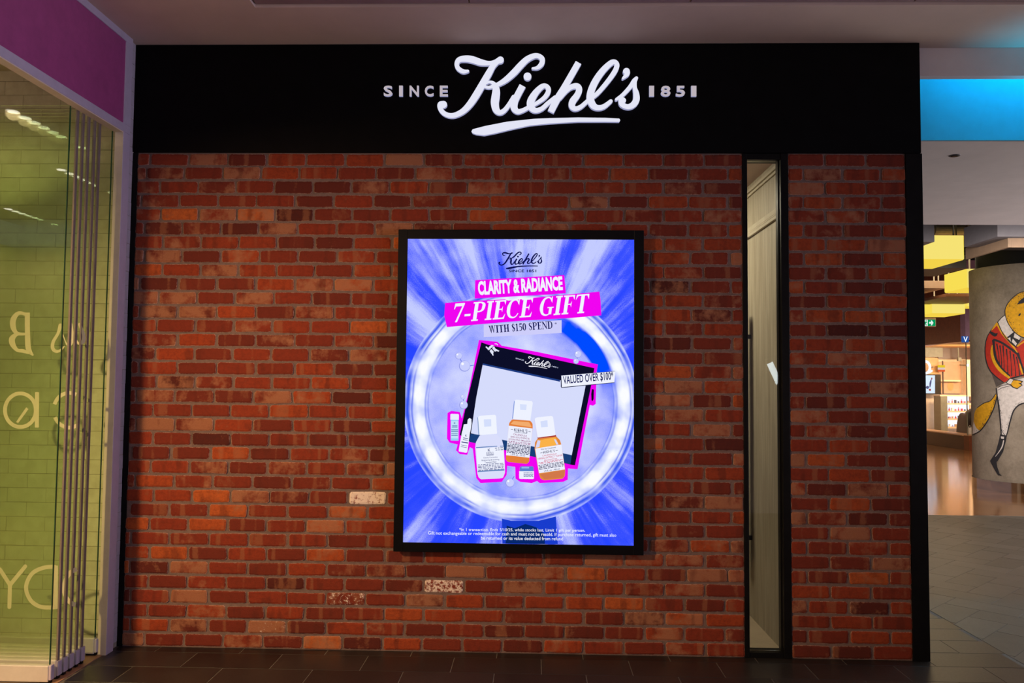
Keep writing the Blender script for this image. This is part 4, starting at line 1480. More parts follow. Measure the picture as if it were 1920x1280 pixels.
# emulsion bottle
art('bottle_picture', [rounded(g4((960, 315), (1195, 332), (1225, 370), (1226, 430), (1185, 800), (1180, 860), (1150, 888), (905, 862), (880, 830), (915, 420), (925, 360)))], srgb(226, 128, 58))
art('bottle_picture', [rounded(g4((940, 375), (980, 335), (1180, 352), (1215, 415), (1100, 400)))], srgb(243, 172, 110))
art('bottle_picture', [rounded(g4((990, 80), (1010, 62), (1215, 80), (1228, 100), (1195, 332), (968, 308)))], srgb(238, 242, 255))
art('bottle_picture', [g4((1062, 118), (1150, 125), (1142, 195), (1066, 190))], srgb(214, 224, 252))
art('bottle_picture', [g4((987, 75), (995, 85), (972, 308), (962, 306))], srgb(110, 140, 215))
art('bottle_picture', [g4((918, 396), (1224, 432), (1185, 808), (884, 775))], srgb(236, 239, 255))
q = lerp_quad(*g4((918, 396), (1224, 432), (884, 775), (1185, 808)))
art('label_text', print_line(q, "KIEHL'S", 0.06, 0.17, 0.24, 0.80) + [[q(0.1, 0.11), q(0.2, 0.11), q(0.2, 0.125), q(0.1, 0.125)], [q(0.84, 0.11), q(0.94, 0.11), q(0.94, 0.125), q(0.84, 0.125)], [q(0.26, 0.19), q(0.8, 0.19), q(0.8, 0.2), q(0.26, 0.2)]] + text_bars(q, [(0.60 + 0.047 * i, 0.625 + 0.047 * i, 0.02, 0.98) for i in range(7)]) + print_line(q, '1.0 fl. oz. - 30 ml', 0.92, 0.98, 0.2, 0.8), srgb(25, 28, 80))
art('label_text', print_line(q, 'CALENDULA', 0.24, 0.30, 0.22, 0.80) + print_line(q, 'SKIN-SOOTHING &', 0.33, 0.39, 0.12, 0.92) + print_line(q, 'HYDRATING EMULSION', 0.42, 0.48, 0.05, 0.97) + text_bars(q, [(0.51, 0.53, 0.04, 0.98), (0.555, 0.575, 0.06, 0.98)]), srgb(150, 70, 120))
# toner bottle
art('bottle_picture', [rounded(g4((1290, 560), (1520, 525), (1575, 580), (1595, 640), (1645, 960), (1640, 1040), (1610, 1078), (1370, 1098), (1325, 1075), (1305, 1010), (1250, 690), (1255, 610)))], srgb(224, 138, 62))
art('bottle_picture', [rounded(g4((1300, 585), (1520, 545), (1560, 640), (1270, 690)))], srgb(250, 178, 72))
art('bottle_picture', [rounded(g4((1318, 1020), (1640, 965), (1625, 1060), (1375, 1085)))], srgb(210, 120, 74))
art('bottle_picture', [g4((1285, 545), (1525, 515), (1530, 535), (1290, 562))], srgb(170, 60, 60))
art('bottle_picture', [rounded(g4((1250, 310), (1275, 290), (1470, 270), (1488, 285), (1520, 518), (1290, 550)))], srgb(240, 243, 255))
art('bottle_picture', [g4((1325, 340), (1415, 325), (1420, 410), (1335, 418))], srgb(212, 222, 252))
art('bottle_picture', [g4((1243, 318), (1252, 312), (1290, 550), (1278, 552)), g4((1262, 680), (1290, 580), (1325, 590), (1312, 670)), g4((1500, 570), (1525, 575), (1560, 640), (1530, 640))], srgb(214, 214, 245))
art('bottle_picture', [g4((1258, 690), (1595, 638), (1640, 958), (1308, 1008))], srgb(238, 240, 255))
q = lerp_quad(*g4((1258, 690), (1595, 638), (1308, 1008), (1640, 958)))
art('label_text', print_line(q, 'With Our Compliments', 0.04, 0.12, 0.20, 0.78) + print_line(q, "KIEHL'S", 0.15, 0.25, 0.28, 0.72) + [[q(0.16, 0.2), q(0.25, 0.2), q(0.25, 0.215), q(0.16, 0.215)], [q(0.75, 0.2), q(0.84, 0.2), q(0.84, 0.215), q(0.75, 0.215)]] + text_bars(q, [(0.68 + 0.052 * i, 0.705 + 0.052 * i, 0.02, 0.98) for i in range(4)]) + print_line(q, '1.4 fl. oz. - 40 ml', 0.91, 0.98, 0.2, 0.8), srgb(25, 28, 80))
art('label_text', print_line(q, 'CALENDULA', 0.30, 0.36, 0.22, 0.78) + print_line(q, 'HERBAL EXTRACT TONER', 0.39, 0.46, 0.04, 0.98) + print_line(q, 'Alcohol-Free', 0.49, 0.55, 0.26, 0.76) + text_bars(q, [(0.575, 0.595, 0.04, 0.98), (0.62, 0.64, 0.1, 0.9)]), srgb(205, 60, 100))
# small jar
art('jar_picture', [g4((1060, 935), (1080, 918), (1225, 918), (1238, 935), (1238, 985), (1060, 985))], srgb(88, 128, 205))
art('jar_picture', [g4((1082, 925), (1180, 925), (1180, 945), (1082, 945))], srgb(150, 185, 235))
art('jar_picture', [g4((1052, 982), (1242, 982), (1242, 1075), (1230, 1082), (1060, 1080), (1052, 1070))], srgb(238, 241, 255))
q = lerp_quad(*g4((1052, 982), (1242, 982), (1052, 1080), (1242, 1082)))
art('label_text', text_bars(q, [(0.15 + 0.17 * i, 0.23 + 0.17 * i, 0.3, 0.95) for i in range(4)]), srgb(50, 70, 150))
# bubbles
art('bubble_picture', [q_ for l_ in (((862, 671, 1.2), (866, 679, 1.2)), ((880, 686, 1.4), (890, 684, 1.2)), ((868.5, 747, 1.1), (869, 752, 1.1)), ((960, 899, 1.2), (964, 893, 1.2)), ((1083, 669, 1.1), (1081, 675, 1.1))) for q_ in stroke_faces(l_, 2, 'rr')], srgb(90, 110, 225))
for u, v, r in ((871, 686, 10.5), (860, 667, 6.5), (869, 759, 8), (868, 744, 4.5), (956, 905, 8.2), (1083.5, 664, 6.5), (1080, 677, 5)):
    art('bubble_picture', [disc(u, v, r, 24)], srgb(150, 158, 232))
    art('bubble_picture', [disc(u + r * 0.05, v - r * 0.05, r * 0.9, 24)], srgb(200, 206, 254))
    art('bubble_picture', [disc(u - r * 0.35, v - r * 0.4, r * 0.25, 10)], srgb(248, 249, 255))
art('footer_text', set_type('*in 1 transaction. Ends 5/10/25, while stocks last. Limit 1 gift per person.', (861, 996.8), (1097, 998.5), (861, 989.2), 0.006)
    + set_type('Gift not exchangeable or redeemable for cash and must not be resold. If purchase returned, gift must also', (802.5, 1003.6), (1155.5, 1007.8), (802.5, 995.6), 0.006)
    + set_type('be returned or its value deducted from refund', (902, 1011.3), (1055.5, 1012.8), (902, 1005), 0.006), srgb(240, 244, 255))

# ================================================================== RIGHT: COLUMN WITH MURAL
CC = on_floor(1934, 917)
_e = ray(1819.5, 700)
_n = V3((CC.x - CAM.x, CC.y - CAM.y, 0))
CR = abs(_n.x * _e.y - _n.y * _e.x) / math.hypot(_e.x, _e.y)
colm = thing('concrete_column', 'thick round concrete column with a painted animal mural, beyond the black post', 'column', (CC.x, CC.y, 0.0))
bm = bmesh.new()
cyl(bm, (CC.x, CC.y, 0.16), (CC.x, CC.y, 3.60), CR, n=96, cap=False)
mesh_obj('shaft', bm, M['concrete'], colm, smooth=True)
bm = bmesh.new()
cyl(bm, (CC.x, CC.y, 0.0), (CC.x, CC.y, 0.165), CR + 0.012, n=96, cap=False)
mesh_obj('steel_base', bm, M['steel'], colm, smooth=True)
bm = bmesh.new()
cyl(bm, (CC.x, CC.y, 3.60), (CC.x, CC.y, 5.2), CR - 0.1, n=48, cap=False)
mesh_obj('upper_shaft', bm, M['void'], colm, smooth=True)


def on_column(u, v, R):
    d = ray(u, v)
    ox, oy = CAM.x - CC.x, CAM.y - CC.y
    a = d.x * d.x + d.y * d.y
    b = 2 * (ox * d.x + oy * d.y)
    c = ox * ox + oy * oy - R * R
    q = b * b - 4 * a * c
    q = max(q, 0.0)
    t = (-b - math.sqrt(q)) / (2 * a)
    return CAM + d * t


MUL = [0]


def mural(name, polys, mat):
    MUL[0] += 1
    R = CR + 0.0015 + 0.0009 * MUL[0]
    bm = bmesh.new()
    for p in polys:
        if abs(signed(p)) < 1e-4:
            continue
        vs = [bm.verts.new((a, b, 0)) for a, b in p]
        if len(vs) <= 4:
            bm.faces.new(vs)
        else:
            for t in tessellate_polygon([[V3((a, b, 0)) for a, b in p]]):
                bm.faces.new([vs[i] for i in t])
    for i_, f in enumerate(bm.faces):
        for v in f.verts:
            v.co.z = i_ * 0.00002
    us = [v.co.x for v in bm.verts]
    x = math.floor(min(us) / 4) * 4 + 4
    while x < max(us):
        bmesh.ops.bisect_plane(bm, geom=bm.verts[:] + bm.edges[:] + bm.faces[:], plane_co=(x, 0, 0), plane_no=(1, 0, 0), dist=1e-4)
        x += 4
    for v in bm.verts:
        v.co = on_column(v.co.x, v.co.y, R + v.co.z)
    for f in bm.faces:
        f.normal_update()
        c = f.calc_center_median()
        if f.normal.dot(V3((c.x - CC.x, c.y - CC.y, 0))) < 0:
            f.normal_flip()
    return mesh_obj(name, bm, mat, colm)


m6 = lambda *p: [(1815 + x / 6.095, 540 + y / 6.095) for x, y in p]
m7 = lambda *p: [(1815 + x / 5.333, 700 + y / 5.333) for x, y in p]
w6 = lambda *p: [(1815 + x / 6.095, 540 + y / 6.095, w / 6.095) for x, y, w in p]
w7 = lambda *p: [(1815 + x / 5.333, 700 + y / 5.333, w / 5.333) for x, y, w in p]
tail = [(275, 205), (288, 235), (264, 330), (215, 440), (150, 540), (105, 580), (62, 605), (45, 610), (50, 520), (60, 440), (66, 390), (95, 340), (160, 295), (225, 272)]
mural('painted_tail', [smooth(m7(*tail))], M['mu_yellow'])
mural('painted_tail', [m7((45, 610), (50, 520), (58, 480), (72, 525), (90, 552), (118, 572), (80, 600))], M['mu_white'])
mural('painted_outline', stroke_faces(w7((275, 205, 8), (225, 272, 8), (160, 295, 7), (95, 340, 6)), 3, 'rr') + stroke_faces(w7((288, 235, 12), (264, 330, 12), (215, 440, 12), (150, 540, 12), (105, 583, 10), (45, 612, 8)), 3, 'rr'), M['mu_ink'])
mural('painted_trousers', [m7((283, 150), (350, 105), (430, 80), (500, 60), (660, 20), (660, 270), (560, 290), (500, 318), (455, 370), (425, 460), (398, 570), (380, 625), (330, 608), (322, 480), (305, 330), (288, 200))], M['mu_white'])
mural('painted_outline', stroke_faces(w7((283, 150, 14), (292, 230, 14), (308, 330, 16), (323, 480, 14), (333, 610, 12)), 3, 'rr') + stroke_faces(w7((660, 272, 8), (560, 295, 12), (500, 322, 14), (455, 375, 14), (425, 465, 14), (398, 575, 12), (382, 630, 10)), 3, 'rr')
      + stroke_faces(w7((335, 560, 5), (355, 600, 5), (375, 620, 5)), 3, 'rr') + stroke_faces(w7((300, 140, 5), (340, 120, 6), (400, 108, 5)), 3, 'rr') + stroke_faces(w7((300, 165, 4), (350, 140, 5), (420, 125, 4)), 3, 'rr'), M['mu_ink'])
mural('painted_boot', [m7((322, 605), (388, 622), (382, 665), (352, 780), (300, 870), (286, 885), (292, 930), (315, 1000), (338, 1022), (300, 1017), (265, 960), (220, 873), (275, 790), (303, 690))], M['mu_ink'])
mural('painted_highlight', stroke_faces(w7((356, 670, 10), (342, 730, 12), (312, 780, 8), (275, 828, 5)), 3, 'rr') + [m7((328, 628), (362, 632), (358, 655), (330, 650))], M['mu_white'])
mural('painted_coat_tail', [m6((262, 955), (330, 1000), (430, 1062), (400, 1090), (322, 1128), (300, 1060))], M['mu_grey'])
jacket = [(330, 400), (265, 480), (215, 570), (195, 690), (205, 820), (245, 930), (310, 1000), (400, 1070), (440, 1062), (480, 1028), (560, 1010), (780, 960), (780, 560), (640, 585), (560, 655), (520, 640), (430, 540), (360, 450)]
mural('painted_jacket', [smooth(m6(*jacket))], M['mu_red'])
mural('painted_outline', stroke_faces(w6((330, 400, 9), (265, 480, 10), (215, 570, 10), (195, 690, 12), (205, 820, 12), (245, 930, 12), (310, 1003, 12), (400, 1072, 10)), 3, 'rr')
      + stroke_faces(w6((290, 600, 30), (300, 700, 26), (325, 830, 34), (390, 930, 34), (470, 1000, 26)), 4, 'rr')
      + stroke_faces(w6((300, 590, 26), (380, 620, 24), (470, 680, 26), (570, 752, 30)), 4, 'rr')
      + stroke_faces(w6((265, 510, 30), (310, 535, 40), (335, 515, 10)), 3, 'rr')
      + stroke_faces(w6((570, 752, 34), (600, 840, 22), (640, 960, 30)), 3, 'rr')
      + [q for x0, y0, x1, y1 in ((330, 640, 360, 880), (365, 660, 385, 890), (400, 660, 412, 950), (440, 700, 455, 990), (480, 720, 500, 1000), (520, 760, 545, 1000), (555, 790, 590, 990)) for q in stroke_faces(w6((x0, y0, 16), ((x0 + x1) / 2 + 4, (y0 + y1) / 2, 7), (x1, y1, 13)), 3, 'rr')]
      + stroke_faces(w6((490, 1030, 16), (560, 1012, 14), (660, 985, 14)), 3, 'rr'), M['mu_ink'])
mural('painted_trim', stroke_faces(w6((277, 655, 10), (272, 740, 30), (305, 850, 34), (375, 945, 36), (468, 1020, 26)), 4, 'rr') + stroke_faces(w6((335, 405, 30), (395, 520, 24), (490, 630, 24), (568, 742, 8)), 4, 'rr') + stroke_faces(w6((330, 408, 28), (272, 478, 10)), 2, 'rr') + stroke_faces(w6((568, 660, 18), (640, 612, 16), (720, 590, 14)), 3, 'rr') + stroke_faces(w6((590, 860, 8), (605, 920, 20), (625, 985, 12)), 3, 'rr'), M['mu_yellow'])
mural('painted_collar', [m6((425, 305), (340, 385), (380, 478), (448, 566), (524, 512), (475, 430))], M['mu_white'])
mural('painted_outline', stroke_faces(w6((425, 305, 8), (380, 340, 8), (338, 388, 10)), 2, 'rr') + [m6((445, 560), (524, 500), (600, 560), (600, 600), (545, 670), (480, 625))] + stroke_faces(w6((338, 388, 10), (400, 520, 10), (480, 620, 12), (560, 680, 10)), 3, 'rr'), M['mu_ink'])
mural('painted_collar', [m6((532, 512), (602, 562), (585, 592), (522, 562)), m6((455, 572), (484, 562), (490, 612)), m6((512, 578), (560, 632), (545, 660), (500, 612))], M['mu_white'])
head = [(690, 35), (640, 42), (560, 75), (470, 160), (428, 250), (438, 335), (475, 422), (550, 512), (640, 562), (740, 560), (830, 480), (860, 330), (830, 150), (770, 60)]
mural('painted_outline', [[(1815 + (695 + (x - 695) * 1.035) / 6.095, 540 + (300 + (y - 300) * 1.035) / 6.095) for x, y in smooth(head)]], M['mu_ink'])
mural('painted_head', [smooth(m6(*head))], M['mu_yellow'])
rr = random.Random(3)
dots = []
for k in range(70):
    a = math.radians(rr.uniform(95, 245))
    d = rr.uniform(0.86, 1.0) if k < 50 else rr.uniform(0.55, 0.9)
    x, y = 660 + 225 * d * math.cos(a), 300 - 255 * d * math.sin(a) * (1 if rr.random() < 2 else 1)
    if x < 640:
        dots.append(disc(1815 + x / 6.095, 540 + y / 6.095, rr.uniform(0.5, 1.3), 6, rr.uniform(0.3, 0.7), a))
tail_r = [(288, 235), (264, 330), (215, 440), (150, 540), (105, 583)]
for k in range(60):
    i = rr.randrange(4)
    t = rr.random()
    x = tail_r[i][0] + (tail_r[i + 1][0] - tail_r[i][0]) * t - rr.uniform(6, 34) * (0.5 + 0.5 * i / 3)
    y = tail_r[i][1] + (tail_r[i + 1][1] - tail_r[i][1]) * t - rr.uniform(0, 12)
    dots.append(disc(1815 + x / 5.333, 700 + y / 5.333, rr.uniform(0.4, 1.0), 6, rr.uniform(0.3, 0.6), 1.0))
leg_l = [(292, 230), (308, 330), (323, 480), (333, 600)]
leg_r = [(560, 290), (500, 318), (455, 370), (425, 460), (400, 560)]
for k in range(110):
    L_ = leg_l if k % 2 else leg_r
    i = rr.randrange(len(L_) - 1)
    t = rr.random()
    o_ = rr.uniform(5, 26) * (1 if k % 2 else -1)
    x = L_[i][0] + (L_[i + 1][0] - L_[i][0]) * t + o_
    y = L_[i][1] + (L_[i + 1][1] - L_[i][1]) * t - (abs(o_) * 0.5 if k % 2 == 0 and i < 2 else 0)
    dots.append(disc(1815 + x / 5.333, 700 + y / 5.333, rr.uniform(0.25, 0.6), 6))
mural('painted_marks', dots + [m6((650, 95), (590, 145), (560, 185), (650, 165)), disc(1815 + 590 / 6.095, 540 + 303 / 6.095, 3.3, 10, 1.6, -0.9)], M['mu_ink'])
mural('painted_outline', [m6((432, 1082), (478, 1025), (528, 1042), (575, 1050), (630, 1062), (610, 1090), (622, 1108), (562, 1152), (508, 1132), (482, 1108))], M['mu_ink'])
mural('painted_hand', [m6((522, 1052), (570, 1057), (618, 1070), (598, 1084), (572, 1084), (612, 1108), (560, 1144), (512, 1124), (490, 1096))], M['mu_yellow'])
mural('painted_cuff', [m6((442, 1082), (480, 1034), (518, 1046), (486, 1100))], M['mu_white'])

# ================================================================== RIGHT: CEILING BOXES AND FAR COURT
roof = structure(boxes('ceiling_void', M['void'], None, ((2.4, 3.33, 5.6), (24, 27, 5.8))))
structure(boxes('wall_court', M['void'], None, ((2.4, 3.34, 3.9), (2.5, 27, 5.6)), ((2.4, 27, 0), (24, 27.1, 5.6))))


def hang(name, label, cat, mat, b, group=None, face=None):
    lo, hi = b
    t = thing(name, label, cat, ((lo[0] + hi[0]) / 2, (lo[1] + hi[1]) / 2, lo[2]), group)
    if name == 'light_box':
        e = 0.012
        boxes('frame', M['lamp_frame'], t, ((lo[0] + e, lo[1] + e, lo[2] + e), (hi[0] - e, hi[1] - e, hi[2])))
        boxes('front_panel', M['yellow_glow_pale'], t, ((lo[0] + e, lo[1], lo[2] + e), (hi[0] - e, lo[1] + e, hi[2])))
        boxes('side_panel', M['yellow_glow'], t, ((lo[0], lo[1] + e, lo[2] + e), (lo[0] + e, hi[1] - e, hi[2])))
        boxes('side_panel', M['yellow_glow'], t, ((hi[0] - e, lo[1] + e, lo[2] + e), (hi[0], hi[1] - e, hi[2])))
        boxes('base_panel', M['yellow_glow_warm'], t, ((lo[0] + e, lo[1] + e, lo[2]), (hi[0] - e, hi[1] - e, lo[2] + e)))
    else:
        boxes('body', mat, t, (lo, hi, 0.004))
    cx = (lo[0] + hi[0]) / 2
    boxes('hanger', M['duct'], t, ((lo[0] + 0.1, lo[1] + 0.1, hi[2]), (lo[0] + 0.12, lo[1] + 0.12, 5.6)), ((hi[0] - 0.12, lo[1] + 0.1, hi[2]), (hi[0] - 0.1, lo[1] + 0.12, 5.6)))
    return t


GB = 'hanging ceiling boxes over the court'
hang('ceiling_baffle', 'small grey hanging box nearest the black post, in front of the yellow light boxes', 'ceiling panel', M['baffle_grey'], box_px(1660, 1752, 408, 453, 6.0, 0.9), GB)
hang('light_box', 'largest glowing yellow ceiling box, uppermost beside the black post', 'ceiling light', M['yellow_glow_pale'], box_px(1640, 1808, 441, 486.5, 8.0, 1.05), GB)
hang('ceiling_baffle', 'flat grey hanging panel just under the largest yellow light box', 'ceiling panel', M['baffle_grey'], box_px(1640, 1812, 478, 502, 9.1, 1.1), GB)
hang('light_box', 'glowing yellow ceiling box partly behind the concrete column', 'ceiling light', M['yellow_glow'], box_px(1813, 1880, 504, 540, 10.3, 0.85), GB)
hang('ceiling_baffle', 'beige hanging panel left of the yellow box by the column', 'ceiling panel', M['baffle_beige'], box_px(1640, 1775, 526, 540, 11.6, 1.4), GB)
hang('ceiling_baffle', 'thin brown hanging panel under the yellow box by the column', 'ceiling panel', M['baffle_brown'], box_px(1774, 1880, 550.5, 556, 11.3, 1.6), GB)
hang('light_box', 'lowest glowing yellow ceiling box above the green exit sign', 'ceiling light', M['yellow_glow_pale'], box_px(1747, 1810, 563, 588, 12.8, 0.9), GB)
hang('light_box', 'narrow sliver of a yellow ceiling box at the column edge', 'ceiling light', M['yellow_glow'], box_px(1813.5, 1850, 556, 575, 14.2, 0.5), GB)
hang('ceiling_baffle', 'broad grey hanging box in front of the column top', 'ceiling panel', M['baffle_grey'], box_px(1870, 2150, 405, 444, 5.0, 0.78), GB)
bl, bh = box_px(1890, 2150, 440, 464, 5.1, 1.0)
sb = thing('ceiling_baffle', 'open brown hanging frame under the grey box before the column top', 'ceiling panel', (bl[0], bl[1], bl[2]), GB)
boxes('side_board', M['baffle_beige'], sb, (bl, (bl[0] + 0.04, bh[1], bh[2]), 0.003))
boxes('front_board', M['baffle_beige'], sb, ((bl[0] + 0.04, bl[1], bl[2]), (bh[0], bl[1] + 0.04, bh[2]), 0.003))
boxes('top_board', M['void'], sb, ((bl[0] + 0.04, bl[1] + 0.04, bh[2] - 0.03), (bh[0], bh[1], bh[2] - 0.005)))
boxes('hanger', M['duct'], sb, ((bl[0] + 0.3, bh[1] - 0.1, bh[2]), (bl[0] + 0.32, bh[1] - 0.08, 5.6)))
for i, (v, y, r) in enumerate(((430, 11.0, 0.10), (436, 12.0, 0.14))):
    d = thing('air_duct', ('pale', 'wide')[i] + (' duct in the dark void above the largest yellow box', ' metal duct behind the pale one in the ceiling void')[i], 'duct', (at(1780, v, y)))
    bm = bmesh.new()
    a = at(1700, v, y)
    b = at(1806, v + 1, y)
    cyl(bm, a, b, r, n=16)
    mesh_obj('pipe', bm, M['duct'], d, smooth=False)
    bm = bmesh.new()
    m = (a + b) / 2
    cyl(bm, m - V3((0.03, 0, 0)), m + V3((0.03, 0, 0)), r + 0.02, n=16)
    mesh_obj('collar', bm, M['duct'], d)

# exit sign hung below the lowest yellow box
b = box_px(1724, 1755, 595.5, 612, 13.0, 0.08)
ex = thing('exit_sign', 'green and white exit sign with an arrow, hanging under the lowest yellow box', 'sign', ((b[0][0] + b[1][0]) / 2, 13.0, b[0][2]))
boxes('housing', M['housing'], ex, (b[0], b[1], 0.006))
EY = 12.995
bm = bmesh.new()
flat_polys(bm, [[(1725.5, 599), (1754, 599), (1754, 611), (1725.5, 611)]], EY)
mesh_obj('face', bm, M['exit_green'], ex)
bm = bmesh.new()
flat_polys(bm, [[(1742, 603.2), (1746.2, 603.2), (1745.2, 600.6), (1747.3, 600.6), (1750.3, 605), (1747.3, 609.8), (1745.2, 609.8), (1746.2, 606.8), (1742, 606.8)], [(1725.5, 599), (1739.5, 599), (1739.5, 611), (1725.5, 611)]], EY - 0.004)
mesh_obj('arrow', bm, M['exit_white'], ex)
bm = bmesh.new()
flat_polys(bm, [disc(1736.6, 601.2, 1.1, 10), [(1733, 603), (1737.5, 602.8), (1738.5, 605.5), (1737.8, 606), (1736.6, 604.6), (1735.8, 606.5), (1737.2, 608), (1736.8, 610.5), (1735.8, 610.5), (1735.8, 608.6), (1734, 607.5), (1732, 610), (1731, 609.4), (1733.2, 606)]], EY - 0.008)
mesh_obj('running_figure', bm, M['exit_green'], ex)
boxes('hanger', M['duct'], ex, ((b[0][0] + 0.08, 13.03, b[1][2]), (b[0][0] + 0.1, 13.05, 3.165)), ((b[1][0] - 0.1, 13.03, b[1][2]), (b[1][0] - 0.08, 13.05, 3.165)))

# far bulkhead and side wall
p_a, p_b = on_floor(1807, 843), on_floor(1736, 833.5)
structure(boxes('wall_bulkhead', M['maroon'], None, ((p_a.x, p_a.y, 2.86), (p_a.x + 0.3, p_b.y + 2.2, 5.0))))
structure(boxes('wall_mauve', M['mauve'], None, ((p_a.x - 0.03, p_a.y - 0.25, 2.90), (p_a.x + 3.0, p_a.y - 0.002, 5.0))))
structure(boxes('ceiling_soffit', M['orange_wood'], None, ((p_a.x + 0.3, p_a.y, 2.88), (18, 21.3, 2.98))))
# far shop: plinth and glazing along x = 11.1, goods behind
cf = thing('shop_counter', 'low dark brown plinth wall with glass above at the far shop front', 'counter', (11.2, 17.6, 0.0))
zt = 0.36
boxes('plinth', M['brown_wood'], cf, ((p_a.x, p_a.y, 0.0), (p_a.x + 0.5, p_b.y + 1.5, zt), 0.004))
boxes('capping', M['tan_wood'], cf, ((p_a.x - 0.02, p_a.y, zt), (p_a.x + 0.5, p_b.y + 1.5, zt + 0.03), 0.004))
boxes('end_block', M['rust_wood'], cf, ((p_a.x, p_a.y - 0.28, 0.0), (p_a.x + 0.9, p_a.y - 0.004, zt + 0.02), 0.004))
boxes('glass', M['shop_glass'], cf, ((p_a.x + 0.10, p_a.y, zt + 0.03), (p_a.x + 0.112, p_b.y + 1.5, 2.855)))
boxes('mullion', M['duct'], cf, ((p_a.x + 0.095, p_a.y - 0.012, zt + 0.03), (p_a.x + 0.117, p_a.y + 0.002, 2.855)))
YB = 21.3
zw = lambda v: at(1770, v, YB).z
xw = lambda u: at(u, 720, YB).x
structure(boxes('wall_cafe', [M['pale_wood']], None, ((2.5, YB, 0.0), (xw(1900) + 4.0, YB + 0.1, 4.2))))
structure(boxes('trim_10', M['brown_wood'], None, ((xw(1753), YB - 0.25, zw(673)), (xw(1900), YB - 0.02, zw(637)))))
structure(boxes('trim_11', M['orange_wood'], None, ((xw(1690), YB - 0.22, zw(735)), (xw(1754), YB - 0.01, zw(671)))))
structure(boxes('trim_12', M['duct'], None, ((xw(1690), YB - 0.4, zw(670)), (xw(1757), YB - 0.26, zw(645)))))
hanger_pole = thing('hanging_track', 'thin grey ceiling rod in the far shop above the timber panel', 'rod', (xw(1783), YB - 0.5, zw(680)))
bm = bmesh.new()
cyl(bm, (xw(1783), YB - 0.5, zw(674)), (xw(1782), YB - 0.5, zw(634)), 0.018, n=10)
mesh_obj('rod', bm, M['duct'], hanger_pole)
boxes('clamp', M['duct'], hanger_pole, ((xw(1781), YB - 0.55, zw(677)), (xw(1787), YB - 0.45, zw(671))))
pnl = thing('timber_panel', 'large tan timber wall panel with round cut-outs in the far shop', 'wall panel', (xw(1777), YB - 0.1, zw(738)))
boxes('board', M['tan_wood'], pnl, ((xw(1757), YB - 0.12, zw(737)), (xw(1798), YB - 0.02, zw(678))))
boxes('ledge', M['pale_wood'], pnl, ((xw(1756), YB - 0.28, zw(715)), (xw(1793), YB - 0.12, zw(712))))
for u, rx in ((1763, 3.4), (1782, 5.8)):
    bm = bmesh.new()
    flat_polys(bm, [disc(u, 724, rx, 18, 8.5)], YB - 0.13)
    mesh_obj('cut_out', bm, M['orange_wood'], pnl)
pil = thing('pale_pillar', 'narrow pale pillar right of the timber panel in the far shop', 'pillar', (xw(1803), YB - 0.4, 0))
boxes('shaft', M['pale_wood'], pil, ((xw(1799.5), YB - 0.45, 0), (xw(1805.5), YB - 0.2, zw(675))))
boxes('base', M['white_cloth'], pil, ((xw(1799), YB - 0.47, 0), (xw(1806), YB - 0.18, 0.12)))
scr = thing('wall_screen', 'small bright wall screen with a blue and red picture beside the black post', 'screen', (xw(1745), YB - 0.3, zw(738)))
boxes('frame', M['bezel'], scr, ((xw(1722), YB - 0.33, zw(739)), (xw(1754.5), YB - 0.24, zw(702))))
bm = bmesh.new()
flat_polys(bm, [[(1723, 703.5), (1753, 703.5), (1753, 737), (1723, 737)]], YB - 0.335)
mesh_obj('face', bm, glow('pale_blue_picture', srgb(205, 228, 255), 1.4), scr)
bm = bmesh.new()
flat_polys(bm, [stroke_outline([(1746, 711, 1.5), (1744.5, 718, 3.5), (1743.5, 726, 1.5)], 4)[0] + stroke_outline([(1746, 711, 1.5), (1744.5, 718, 3.5), (1743.5, 726, 1.5)], 4)[1][::-1], disc(1739, 726, 3, 12)], YB - 0.34)
mesh_obj('picture_shape', bm, glow('blue_picture', srgb(25, 70, 140)), scr)
bm = bmesh.new()
flat_polys(bm, [disc(1743.5, 730.5, 2.2, 12), disc(1747, 709.5, 1.2, 10, 2.2)], YB - 0.345)
mesh_obj('picture_shape', bm, glow('red_picture', srgb(170, 25, 50)), scr)
qs = thing('round_letter_sign', 'white lit round letter sign on the orange wall beside the black post', 'sign', (xw(1739), YB - 0.4, zw(700)))
bm = bmesh.new()
flat_polys(bm, stroke_faces([(1735 + 8.6 * math.sin(a), 688.5 - 11 * math.cos(a), 5.0) for a in [math.radians(k) for k in range(-30, 340, 20)]], 2, 'ff') + stroke_faces([(1737, 699, 4), (1742, 697.5, 5), (1747, 695, 4)], 2, 'rr'), YB - 0.4)
mesh_obj('letter', bm, M['white_lit'], qs)
boxes('bracket', M['duct'], qs, ((xw(1738), YB - 0.39, zw(690)), (xw(1740), YB - 0.2, zw(688))))
fl = thing('striped_panel', 'small yellow white and orange striped panel beside the round letter sign', 'sign', (xw(1752), YB - 0.4, zw(697)))
for k, (va, vb, c) in enumerate(((685, 689.5, (248, 215, 20)), (689.5, 693.5, (240, 215, 205)), (693.5, 697, (240, 90, 40)))):
    boxes('stripe', glow('stripe_%s' % ('yellow', 'white', 'orange')[k], srgb(*c)), fl, ((xw(1747), YB - 0.42, zw(vb)), (xw(1760), YB - 0.40, zw(va))))
boxes('post', M['plum'], fl, ((xw(1756.3), YB - 0.39, zw(738)), (xw(1758), YB - 0.36, zw(677))))
vs_ = thing('letter_sign', 'small blue white lit letter V sign under the mauve wall', 'sign', (at(1811, 638, 16.3)))
bm = bmesh.new()
flat_polys(bm, set_type('V', (1806.3, 640.5), (1814.5, 640.5), (1806.3, 630.8), 0.01), 16.3)
mesh_obj('letter', bm, M['white_lit'], vs_)
